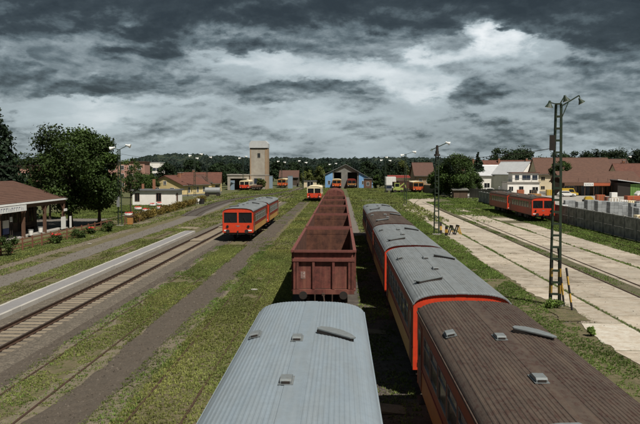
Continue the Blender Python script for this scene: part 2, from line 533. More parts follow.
def copy_tree(o, loc=None, rz=None, label=None, group=None):
    """a copy of a thing with copies of its parts and sub-parts"""
    if o.name not in KID:
        KID[o.name] = [(c, kids(c)) for c in kids(o)]
    r = o.copy()
    COL.objects.link(r)
    if loc is not None: r.location = loc
    if rz is not None: r.rotation_euler = (0, 0, rz)
    if label: r['label'] = label
    if group: r['group'] = group
    for c, gs in KID[o.name]:
        d = c.copy()
        COL.objects.link(d)
        d.parent = r
        for e in gs:
            h = e.copy()
            COL.objects.link(h)
            h.parent = d
    return r


def npmesh(name, verts, faces_flat, nper, mats, tone=None, mat_idx=None, smooth=False):
    """mesh from numpy arrays: every face has nper corners"""
    me = bpy.data.meshes.new(name)
    nf = len(faces_flat) // nper
    me.vertices.add(len(verts))
    me.vertices.foreach_set('co', np.asarray(verts, dtype=np.float32).ravel())
    me.loops.add(len(faces_flat))
    me.loops.foreach_set('vertex_index', np.asarray(faces_flat, dtype=np.int32))
    me.polygons.add(nf)
    me.polygons.foreach_set('loop_start', np.arange(nf, dtype=np.int32) * nper)
    me.polygons.foreach_set('loop_total', np.full(nf, nper, dtype=np.int32))
    for k in mats: me.materials.append(M[k])
    if mat_idx is not None: me.polygons.foreach_set('material_index', np.asarray(mat_idx, dtype=np.int32))
    if tone is not None:
        a = me.color_attributes.new('tone', 'FLOAT_COLOR', 'POINT')
        c = np.ones((len(verts), 4), dtype=np.float32)
        c[:, :3] = tone if tone.ndim == 2 else tone[:, None]
        a.data.foreach_set('color', c.ravel())
    me.update(calc_edges=True)
    return me


def vnoise(x, y, s, seed=0):
    """cheap smooth value noise on numpy arrays, 0..1"""
    x = np.asarray(x) / s
    y = np.asarray(y) / s
    xi, yi = np.floor(x).astype(np.int64), np.floor(y).astype(np.int64)
    fx, fy = x - xi, y - yi
    fx, fy = fx * fx * (3 - 2 * fx), fy * fy * (3 - 2 * fy)
    def h(a, b):
        k = (a * 374761393 + b * 668265263 + seed * 974711) & 0x7fffffff
        k = ((k ^ (k >> 13)) * 1274126177) & 0x7fffffff
        return ((k ^ (k >> 16)) & 0xffff) / 65535.0
    return (h(xi, yi) * (1 - fx) + h(xi + 1, yi) * fx) * (1 - fy) + (h(xi, yi + 1) * (1 - fx) + h(xi + 1, yi + 1) * fx) * fy


def strip(name, x0, x1, y0, y1, m, z, rag=.25, step=.6, seed=1, center=None):
    """a flat sheet along the tracks with ragged long edges"""
    n = max(2, int((y1 - y0) / step))
    ys = np.linspace(y0, y1, n)
    c = np.interp(ys, [p[1] for p in center], [p[0] for p in center]) if center else np.zeros(n)
    a = c + x0 + (vnoise(ys, ys * 0 + seed, 2.2, seed) - .5) * 2 * rag + (vnoise(ys, ys * 0 + seed, .7, seed + 5) - .5) * rag
    b = c + x1 + (vnoise(ys, ys * 0 + seed + 9, 2.2, seed) - .5) * 2 * rag + (vnoise(ys, ys * 0 + seed, .7, seed + 8) - .5) * rag
    mb = MB()
    for i in range(n - 1):
        mb.poly([(a[i], ys[i], z), (b[i], ys[i], z), (b[i + 1], ys[i + 1], z), (a[i + 1], ys[i + 1], z)])
    o = mb.build(name, m)
    o['kind'] = 'structure'
    return o

# ------------------------------------------------------------------ the ground
def struct(o, label=None):
    o['kind'] = 'structure'
    return o


def ground_sheet():
    mb = MB()
    n = 48
    rs = [0, 40, 120, 300, 700, 1500, 3000, 5500]
    for j in range(len(rs) - 1):
        for k in range(n):
            a, b = 2 * math.pi * k / n, 2 * math.pi * (k + 1) / n
            p = [(rs[j] * math.cos(a), rs[j] * math.sin(a), 0), (rs[j + 1] * math.cos(a), rs[j + 1] * math.sin(a), 0),
                 (rs[j + 1] * math.cos(b), rs[j + 1] * math.sin(b), 0), (rs[j] * math.cos(b), rs[j] * math.sin(b), 0)]
            mb.poly(p if j else p[1:3] + p[:1], 0)
    return struct(mb.build('ground', 'far_grass'))


ground_sheet()
# siding that leaves the platform road and swings across the station throat
CURVE = [(-21.6, 106), (-22.6, 116), (-23.2, 130), (-23.7, 150), (-23.0, 166), (-21.2, 179), (-18.8, 191), (-15.6, 216), (-12.8, 244)]
strip('yard_bed', -14.9, 10.9, 4, 128, 'cinder', .004, .3, 1.2, 3)
strip('grass_soil', -32.5, -15.6, 20, 135, 'soil', .004, .4, 1.2, 4)
strip('grass_soil', 5.3, 10.9, 4, 116, 'soil', .008, .25, .8, 5)
strip('grass_soil', 23.1, 27.9, 30, 140, 'soil', .004, .2, .8, 6)
strip('grass_soil', -10.5, -8.3, 14, 118, 'soil', .008, .3, .6, 7)
strip('grass_soil', -6.9, -2.7, 14, 150, 'soil', .008, .3, .6, 8)
strip('sand_strip', -10.95, -10.1, 14, 66, 'sand', .012, .50, .5, 9)
strip('sand_strip', -8.9, -8.15, 16, 52, 'sand', .012, .50, .5, 10)
strip('sand_strip', -7.0, -6.2, 15, 60, 'sand', .012, .50, .5, 11)
strip('sand_path', -24.0, -22.95, 34, 82, 'sand', .010, .30, .5, 12)
strip('sand_path', -25.5, -24.2, 84, 128, 'sand', .010, .40, .8, 13)
strip('dirt_path', -12.3, -10.75, 10, 120, 'dirt', .016, .24, .5, 14)
strip('dirt_path', -8.45, -6.70, 10, 160, 'dirt', .016, .28, .5, 15)
strip('footpath', -21.75, -19.75, 26, 150, 'path', .014, .16, .7, 16,
      center=[(.1, 26), (.15, 45), (0, 60), (-.15, 90), (-.6, 120), (-1.8, 150)])
strip('dirt_path', .95, 2.0, 60, 175, 'path', .014, .25, .8, 17)
strip('sand_strip', -12.4, -11.0, 150, 240, 'sand', .012, .35, 1.5, 18)
strip('dirt_path', -28.0, -26.2, 150, 190, 'sand', .012, .4, 1.5, 19)
strip('builders_yard', 28.2, 110, 60, 215, 'yard', .006, .2, 4, 20)


# ------------------------------------------------------------------ railway tracks
RAIL_PROF = [(-.075, 0), (.075, 0), (.075, .02), (.012, .04), (.012, .12), (.036, .13), (.036, .165), (-.036, .165), (-.036, .13), (-.012, .12), (-.012, .04), (-.075, .02)]


def rail_mesh(pts, off, z0, shine=True):
    mb = MB()
    P = [Vector((p[0], p[1], 0)) for p in pts]
    rings = []
    for i, p in enumerate(P):
        d = (P[min(i + 1, len(P) - 1)] - P[max(i - 1, 0)]).normalized()
        nrm = Vector((d.y, -d.x, 0))
        c = p + nrm * off
        rings.append([(c.x + nrm.x * q[0], c.y + nrm.y * q[0], z0 + q[1]) for q in RAIL_PROF])
    n = len(RAIL_PROF)
    for i in range(len(rings) - 1):
        for k in range(n):
            mb.poly([rings[i][k], rings[i][(k + 1) % n], rings[i + 1][(k + 1) % n], rings[i + 1][k]], 1 if (k == 6 and shine) else 0)
    mb.poly(rings[0][::-1])
    mb.poly(rings[-1])
    return mb


def track(label, pts, z0, bed=None, sleepers=None, shine=True):
    t = thing('railway_track', label, 'railway track', kind='structure')
    if bed:
        bw, bz, bm = bed
        mb = MB()
        for i in range(len(pts) - 1):
            (xa, ya), (xb, yb) = pts[i], pts[i + 1]
            mb.poly([(xa - bw, ya, bz), (xa + bw, ya, bz), (xb + bw, yb, bz), (xb - bw, yb, bz)], 0)
            mb.poly([(xa - bw - .35, ya, .003), (xa - bw, ya, bz), (xb - bw, yb, bz), (xb - bw - .35, yb, .003)], 0)
            mb.poly([(xa + bw, ya, bz), (xa + bw + .35, ya, .003), (xb + bw + .35, yb, .003), (xb + bw, yb, bz)], 0)
        mb.build('ballast_bed', bm, t)['kind'] = 'stuff'
    for s in (-1, 1):
        rail_mesh(pts, s * .7535, z0, shine).build('rail', ['rail', 'rail_shine'], t)
    if sleepers:
        y0, y1, sp, sm, zt = sleepers
        me = MB().chbox(-1.2, 1.2, -.13, .13, -.16, 0, .025).mesh('sleeper', sm)
        xs, ys = [p[0] for p in pts], [p[1] for p in pts]
        y = y0
        while y < y1:
            x = float(np.interp(y, ys, xs))
            o = link('sleeper', me, t, (x + R.uniform(-.03, .03), y + R.uniform(-.03, .03), zt + R.uniform(-.008, .008)))
            o.rotation_euler = (0, R.uniform(-.004, .004), R.uniform(-.012, .012))
            y += sp
    return t


def straight(x, y0, y1, x2=None): return [(x, y0), (x if x2 is None else x2, y1)]


track('main running track beside the platform with pale concrete sleepers', straight(-13.5, 14, 260, -12.9), .085, (1.75, .06, 'ballast'), (16, 190, .62, 'sleeper', .085))
track('weedy track under the red and yellow railbus', straight(-9.6, 10, 190, -9.2), -.128, None, None, False)
track('overgrown track beside the grey roofed wagon line', straight(-5.05, 10, 262, -5.4), -.128, None, None, False)
track('track under the rust red open wagons', straight(-.8, 4, 262), -.07, None, (16, 130, .8, 'old_sleeper', .02), False)
track('track under the grey and brown roofed railcars', straight(3.6, 4, 262), -.07, None, (16, 30, .8, 'old_sleeper', .02), False)
track('buried siding rails in the grass between platform and footpath', straight(-17.45, 14, 84), -.125, None, None, False)
track('dark cinder siding that swings across the station throat to the tower', CURVE, -.06, (1.15, .045, 'cinder'), None, False)
track('siding under the plain red railbus pair by the concrete wall', straight(25.8, 60, 190, 25.8), -.07, None, None, False)
track('siding under the orange railcar beyond the concrete apron', straight(21.3, 185, 280, 22.5), -.07, None, None, False)
track('rails set in the grassy gap of the concrete apron', straight(16.55, 20, 150, 17.2), -.10, None, None, False)

# gravel shoulder between platform and running track
strip('gravel_shoulder', -15.35, -14.95, 20, 82, 'ballast', .05, .06, .6, 21)

# ------------------------------------------------------------------ platform: long asphalt strip edged with pale kerb stones
plat = thing('platform', 'long low asphalt platform edged with pale kerb stones', 'platform', kind='structure')
MB().box(-16.45, -15.6, 24, 78.5, 0, .235).build('platform_surface', 'platform_top', plat)
ke = MB().chbox(-.075, .075, 0, .985, 0, .25, .015).mesh('kerb_stone', 'kerb')
for i in range(54):
    for x in (-16.53, -15.52):
        o = link('kerb_stone', ke, plat, (x + R.uniform(-.008, .008), 24.2 + i * 1.0, R.uniform(-.006, .006)))
        o.rotation_euler = (0, 0, R.uniform(-.008, .008))
me = MB().chbox(-.9, .9, -.45, .45, 0, .09, .02).mesh('crossing_board', 'sleeper')
crs = thing('crossing_boards', 'pale timber boards laid between the rails at the platform end', 'track crossing', kind='structure')
for k, (x, y) in enumerate([(-13.5, 69.0), (-13.5, 70.0), (-13.45, 84.5), (-13.5, 85.5)]):
    link('crossing_board', me, crs, (x, y, .10)).scale = (.62, 1, 1)
slabs = thing('crossing_slabs', 'pale concrete slabs beyond the platform end', 'paving', kind='structure')
for k, (x, y) in enumerate([(-16.9, 84), (-16.9, 85), (-18.0, 84.3), (-17.9, 85.3)]):
    link('slab', me, slabs, (x, y, -.03)).scale = (.6, 1.05, 1)


# ------------------------------------------------------------------ concrete apron of cast slabs, four lanes
apron = thing('concrete_apron', 'sunlit apron of old cast concrete slabs with weedy joints', 'paving', kind='structure')


def bend(y): return 0.0 if y < 115 else ((y - 115) / 55.0) ** 2 * 6.0


jm = MB()
ys = np.linspace(18, 172, 80)
for i in range(len(ys) - 1):
    a, b = ys[i], ys[i + 1]
    ra = 23.6 if a < 104 else 23.6 - min(1, (a - 104) / 20) * 6
    rb = 23.6 if b < 104 else 23.6 - min(1, (b - 104) / 20) * 6
    jm.poly([(10.6 + bend(a), a, .010), (ra + bend(a), a, .010), (rb + bend(b), b, .010), (10.6 + bend(b), b, .010)])
jm.build('joint_bed', 'joint', apron)
SEAMS = []
LANES = [(10.45, 12.52), (12.68, 16.05), (17.05, 20.42), (20.58, 23.5)]
kk = 0
for li, (xa, xb) in enumerate(LANES):
    y = 18.0 + li * 1.7
    while y < 170:
        ln = 5.0 if y < 115 else 4.0
        g = .065
        if li >= 2 and y > 90 and (li == 3 and y > 102 or y > 122 or R.random() < .2):
            y += ln
            continue
        c = [(xa, y + g), (xb, y + g), (xb, y + ln - g), (xa, y + ln - g)]
        if li == 0:                                             # broken outer edge
            n = 26
            ey = [y + g + (ln - 2 * g) * (1 - k / n) for k in range(n + 1)]
            edge = [(xa - .05 + .42 * float(vnoise(np.array([q]), np.array([3.]), 1.9, 5)[0]) + .30 * float(vnoise(np.array([q]), np.array([7.]), .45, 6)[0]) - .3 + (.95 * math.exp(-((q - 36.2) / 2.6) ** 2)), q) for q in ey]
            c = [(xb, y + g), (xb, y + ln - g)] + edge
        c = [(p[0] + bend(p[1]), p[1]) for p in c]
        cx, cy = sum(p[0] for p in c) / len(c), sum(p[1] for p in c) / len(c)
        mb = MB()
        ins = [(cx + (p[0] - cx) * .994, cy + (p[1] - cy) * .997) for p in c]
        loc = [(p[0] - cx, p[1] - cy) for p in c]
        lin_ = [(p[0] - cx, p[1] - cy) for p in ins]
        n = len(loc)
        i0 = 0
        mb.v += [(p[0], p[1], -.06) for p in loc] + [(p[0], p[1], .0) for p in loc] + [(p[0], p[1], .012) for p in lin_]
        for r in (0, n):
            for k in range(n):
                mb.f.append((r + k, r + (k + 1) % n, r + n + (k + 1) % n, r + n + k))
                mb.m.append(0)
        mb.f.append(tuple(2 * n + k for k in range(n)))
        mb.m.append(0)
        wm = 'slab_white' if (li == 0 and 24 < y < 32) else 'slab'
        o = mb.build('slab', wm, apron, loc=(cx, cy, .012 + R.uniform(-.003, .003)))
        o.rotation_euler = (R.uniform(-.0006, .0006), R.uniform(-.0008, .0008), R.uniform(-.002, .002))
        SEAMS.append((xa + bend(y), xb + bend(y), y - .07, y + .07))
        y += ln
strip('sand_patch', 10.0, 11.4, 33.4, 38.9, 'soil', .040, .30, .35, 31)


# ------------------------------------------------------------------ hills and the woods on them
def hills():
    prof_az = [-40, -27, -16.5, -15.2, -13.8, -12.2, -11, -9.3, -7.7, -3.2, 0, 4.5, 7.5, 9.8, 14.9, 22, 30, 40]
    prof_h = [38, 30, 20, 33, 41, 43.5, 40.5, 37.5, 33.5, 31, 30.5, 34.5, 30, 24, 17, 26, 34, 38]
    az = np.radians(np.linspace(-75, 75, 420))
    h = np.interp(np.degrees(az), prof_az, prof_h)
    h = h + (vnoise(np.degrees(az), az * 0, .45, 3) - .5) * 2.6 + (vnoise(np.degrees(az), az * 0, .16, 5) - .5) * 1.6
    rows = [(760, 0.0), (1100, .16), (1500, .5), (1850, .86), (2000, 1.0), (2300, .8)]
    V, F = [], []
    for r, k in rows:
        for i, a in enumerate(az):
            V.append((r * math.sin(a), r * math.cos(a), max(-1.0, h[i] * k + (vnoise(np.array([a * 400]), np.array([r / 30.]), 6, 9)[0] - .5) * 5 * (0 < k < 1)) if k else -1.0))
    n = len(az)
    for j in range(len(rows) - 1):
        for i in range(n - 1): F += [j * n + i, j * n + i + 1, (j + 1) * n + i + 1, (j + 1) * n + i]
    o = link('hills', npmesh('hills', np.array(V), F, 4, ['hill'], smooth=True))
    o['kind'] = 'structure'
    # woods: lumpy crowns scattered over the slopes
    ico = ico_sphere()
    N = 7000
    a = NR.uniform(-.62, .66, N)
    r = 780 + 1250 * NR.random(N) ** 1.1
    ks = np.interp(r, [q[0] for q in rows], [q[1] for q in rows])
    hz = np.interp(np.degrees(a), np.degrees(az), h) * ks
    rad_ = NR.uniform(3.6, 6.5, N) * np.interp(r, [780, 2000], [.85, 1.0])
    crowns('wood', np.stack([r * np.sin(a), r * np.cos(a), hz - 1.5 + rad_ * .2], 1), rad_, 'leaf_hill', ico)


def ico_sphere():
    import bmesh
    bm = bmesh.new()
    bmesh.ops.create_icosphere(bm, subdivisions=1, radius=1)
    v = np.array([p.co[:] for p in bm.verts])
    f = np.array([[q.index for q in p.verts] for p in bm.faces])
    bm.free()
    return v, f


def crowns(name, P, rr, m, ico):
    v, f = ico
    N = len(P)
    V = v[None] * (rr[:, None, None] * NR.uniform(.7, 1.25, (N, len(v), 1))) * np.array([1, 1, .85]) + P[:, None]
    Fc = (f[None] + (np.arange(N) * len(v))[:, None, None]).ravel()
    tone = np.repeat(NR.uniform(.6, 1.45, N), len(v))
    o = link(name, npmesh(name, V.reshape(-1, 3), Fc, 3, [m], tone))
    tag(o, 'dark far-off woods covering the low hills on the horizon', 'wood', kind='stuff')
    return o


hills()


# ------------------------------------------------------------------ trees, built as trunk, limbs and a crown of leaf clusters
def leaf_cloud(clumps, nleaf, size, flat=.5):
    """leaf-sized quads spread through clumps (x, y, z, r, zscale); every clump with a tone of its own"""
    V, T = [], []
    for (x, y, z, r, zs, k) in clumps:
        n = max(12, int(nleaf * k))
        d = NR.normal(size=(n, 3))
        d /= np.linalg.norm(d, axis=1)[:, None]
        rr = r * (NR.random(n) ** .38) * (1 + .22 * NR.normal(size=n))
        p = d * rr[:, None] * np.array([1, 1, zs]) + np.array([x, y, z])
        nr = d * .6 + NR.normal(size=(n, 3)) * .6 + np.array([0, 0, flat])
        nr /= np.linalg.norm(nr, axis=1)[:, None]
        t = np.cross(nr, NR.normal(size=(n, 3)))
        t /= np.linalg.norm(t, axis=1)[:, None]
        b = np.cross(nr, t)
        s = size * NR.uniform(.6, 1.35, (n, 1))
        q = np.stack([p - t * s, p - b * s * .6, p + t * s, p + b * s * .6], 1)
        V.append(q.reshape(-1, 3))
        T.append(np.repeat(NR.uniform(.5, 1.6) * NR.uniform(.65, 1.4, n), 4))
    V = np.concatenate(V)
    T = np.concatenate(T)
    return V, T


def crown_mesh(V, T, m): return npmesh('crown', V, np.arange(len(V)), 4, [m], T)


def broad_clumps(h, r, zlow, n, squash=1.0, seed=0):
    rr = random.Random(seed)
    cz, rz = (h + zlow) / 2, (h - zlow) / 2
    out = []
    for i in range(n):
        u = rr.uniform(-.95, .97)
        t = rr.uniform(0, 6.283)
        k = rr.uniform(.55, .86)
        s = math.sqrt(1 - u * u)
        wob = 1 + .16 * math.sin(3 * t + seed) + rr.uniform(-.1, .1)
        cr = rr.uniform(.20, .36) * r
        out.append((math.cos(t) * s * r * k * wob, math.sin(t) * s * r * k * wob, cz + u * rz * .84, cr, rr.uniform(.65, .95), (cr / (.28 * r)) ** 2))
    out.append((0, 0, cz, r * .55, rz / r, 1.6))
    return out


def trunk_mesh(h, r0, limbs, seed=0, top=.62):
    rr = random.Random(seed)
    mb = MB()
    p = Vector((0, 0, -.1))
    segs = 5
    q = p
    for i in range(segs):
        z = h * top * (i + 1) / segs
        nx = Vector((rr.uniform(-.03, .03) * h * .3, rr.uniform(-.03, .03) * h * .3, z))
        mb.tube(q, nx, r0 * (1 - .16 * i) * (1.25 if i == 0 else 1), r0 * (1 - .16 * (i + 1)), 8)
        q = nx
    for k in range(limbs):
        a = k * 2.4 + rr.uniform(-.4, .4)
        z = h * rr.uniform(.24, .58)
        l = h * rr.uniform(.16, .30)
        b = Vector((math.cos(a) * l * .6, math.sin(a) * l * .6, z + l * .45))
        e = Vector((math.cos(a) * l, math.sin(a) * l, z + l * 1.0))
        mb.tube((0, 0, z), b, r0 * .42, r0 * .26, 6)
        mb.tube(b, e, r0 * .26, r0 * .08, 6)
    return mb.mesh('trunk', 'bark')


TREE_CACHE = {}


def tree(label, x, y, h, r, kind='broad', zlow=None, name=None, leaves=None, group=None, seed=None, size=None, m=None):
    """each tree its own thing: trunk and crown"""
    seed = R.randrange(9999) if seed is None else seed
    far = y > 200
    nm = name or {'broad': 'broadleaf_tree', 'fir': 'fir_tree', 'thin': 'young_tree', 'bush': 'round_bush', 'light': 'pale_green_tree'}[kind]
    t = thing(nm, label, 'bush' if kind == 'bush' else 'tree', (x, y, 0), R.uniform(0, 6.28), group)
    zl = (h * .2 if zlow is None else zlow)
    if kind == 'fir':
        cl = []
        n = 22
        for i in range(n):
            k = i / (n - 1)
            z = zl + (h - zl) * k
            rr_ = r * (1 - k) ** .85 + .12
            for j in range(max(1, int(7 * (1 - k)) + 1)):
                a = j * 6.283 / (int(7 * (1 - k)) + 1) + i * .7
                cl.append((math.cos(a) * rr_ * .62, math.sin(a) * rr_ * .62, z - rr_ * .16, .42 * rr_ + .12, .55, .8))
        V, T = leaf_cloud(cl, leaves or 40, size or .16, .2)
        crown = crown_mesh(V, T, m or 'leaf_fir')
        tk = trunk_mesh(h, r * .07, 0, seed, .9)
    else:
        n = {'broad': 46, 'thin': 16, 'bush': 24, 'light': 34}[kind]
        if far: n = int(n * .7)
        cl = broad_clumps(h, r, zl, n, 1, seed)
        V, T = leaf_cloud(cl, leaves or (210 if far else 230), size or (.25 if far else .15) * (.6 + r / 8), .45)
        crown = crown_mesh(V, T, m or {'broad': 'leaf_dark' if y < 225 else 'leaf_far', 'thin': 'leaf_mid', 'bush': 'leaf_dark', 'light': 'leaf_light'}[kind])
        tk = trunk_mesh(h, max(.06, r * .065), 7 if kind != 'bush' else 3, seed)
    link('crown', crown, t)
    link('trunk', tk, t)
    return t


# ------------------------------------------------------------------ railcars
CW, ZS, RISE = 1.44, 2.82, .31       # half width, where the roof springs, its rise


def roof_z(x, w=CW): return ZS + RISE * max(0.0, 1 - abs(x / w) ** 3.2) ** .55


def wheelset(parent, y, axle_z=.46, gauge=.74, wr=.46, loc_only=False):
    ax = MB().tube((-.95, y, axle_z), (.95, y, axle_z), .08, n=8).build('wheelset', 'black_iron', parent)
    for s in (-1, 1):
        mb = MB().tube((s * (gauge - .06), y, axle_z), (s * (gauge + .07), y, axle_z), wr, n=18)
        mb.tube((s * (gauge - .09), y, axle_z), (s * (gauge - .06), y, axle_z), wr + .03, n=18)
        mb.build('wheel', 'brown_iron', ax)
    for s in (-1, 1): MB().box(s * 1.09 - .09, s * 1.09 + .09, y - .2, y + .2, axle_z - .14, axle_z + .22).build('axle_box', 'black_iron', ax)
    return ax


def buffer(parent, x, y, d, z=1.02):
    b = MB().tube((x, y, z), (x, y + d * .34, z), .10, n=10).tube((x, y + d * .34, z), (x, y + d * .55, z), .075, n=10).build('buffer', 'brown_iron', parent)
    MB().tube((x, y + d * .55, z), (x, y + d * .60, z), .185, n=16).build('buffer_plate', 'black_iron', b)


def ribbed_roof(L, ribs=True, w=CW, rh=.008):
    xs = []
    if ribs:
        pitch = .080
        x = -w
        edge = [-w, -w * .995, -w * .985, -w * .965, -w * .94]
        pts = [(e, 0) for e in edge]
        k = -1.28
        while k < 1.285:
            if abs(k) > .19:
                for dx, dz in ((-.026, 0), (-.012, rh), (.012, rh), (.026, 0)): pts.append((k + dx, dz))
            elif abs(k) < .05:
                for dx, dz in ((-.17, 0), (-.16, .012), (.16, .012), (.17, 0)): pts.append((dx, dz))
            k += pitch
        pts += [(-e, 0) for e in edge[::-1]]
        seen, q = set(), []
        for p in sorted(pts):
            if round(p[0], 4) not in seen:
                seen.add(round(p[0], 4))
                q.append(p)
        pts = q
    else:
        pts = [(w * t, 0) for t in (-1, -.985, -.94, -.82, -.6, -.3, 0, .3, .6, .82, .94, .985, 1)]
    prof = [(x, roof_z(x, w) + dz + .02) for x, dz in pts]
    mb = MB()
    ny = 14
    ysr = [L * i / ny for i in range(ny + 1)]
    ysr = [-.05, .06] + ysr[1:-1] + [L - .06, L + .05]
    for j in range(len(ysr) - 1):
        da = -.022 if j == 0 else 0
        db = -.022 if j == len(ysr) - 2 else 0
        for i in range(len(prof) - 1):
            (xa, za), (xb, zb) = prof[i], prof[i + 1]
            mb.poly([(xa, ysr[j], za + da), (xb, ysr[j], zb + da), (xb, ysr[j + 1], zb + db), (xa, ysr[j + 1], za + db)])
    lo = [(x * .985, z - .05) for x, z in prof]
    for yy, d in ((ysr[0], -.022), (ysr[-1], -.022)):
        for i in range(len(prof) - 1):
            mb.poly([(prof[i][0], yy, prof[i][1] + d), (prof[i + 1][0], yy, prof[i + 1][1] + d), (lo[i + 1][0], yy, lo[i + 1][1]), (lo[i][0], yy, lo[i][1])])
    # gutters
    for s in (-1, 1): mb.box(s * w - .025, s * w + .025, -.04, L + .04, ZS - .03, ZS + .025)
    return mb


def roof_fittings(t, L, detail=True):
    vm = MB()
    vm.prism([(-.27, 0), (-.27, .06), (-.22, .095), (.12, .095), (.27, .045), (.27, 0)], -.115, .115, axis='x')
    vent = vm.mesh('roof_vent', 'vent_metal')
    opening = MB().box(-.085, .085, -.282, -.266, .015, .062).mesh('vent_opening', 'black_iron')
    base = MB().box(-.15, .15, -.31, .31, 0, .010).mesh('vent_base', 'vent_metal')
    for x, y in ((-1.12, 9.0), (-.14, 8.35), (-.14, 5.15)):
        o = link('roof_vent', vent, t, (x, y, roof_z(x) + (.04 if abs(x) > .2 else .035)))
        o.scale = (.86, .86, .86)
        if abs(x) > .5: o.rotation_euler = (0, -.22, 0)
        link('vent_opening', opening, o)
        link('vent_base', base, o)
    # streamlined cover plates on feet widened and blacked as shade under their edge
    pl = [(-.50, .10), (-.50, -.06), (-.44, -.13), (.42, -.16), (.50, -.12), (.50, -.05), (.30, .10), (0, .22), (-.30, .22)]
    hm = MB().slab(pl, .085, .112).mesh('roof_hatch', 'vent_metal')
    fm = MB().box(-.44, .44, -.10, -.02, 0, .084).box(-.46, .46, -.135, -.105, .012, .084).box(-.40, .1, .06, .14, 0, .084).mesh('hatch_foot_shade', 'black_iron')
    for x, y, rz, ry in ((.72, 8.75, -.55, .10), (-.70, 2.42, .50, -.10)):
        o = link('roof_hatch', hm, t, (x, y, roof_z(x) + .005))
        o.rotation_euler = (0, ry, rz)
        link('hatch_foot_shade', fm, o)


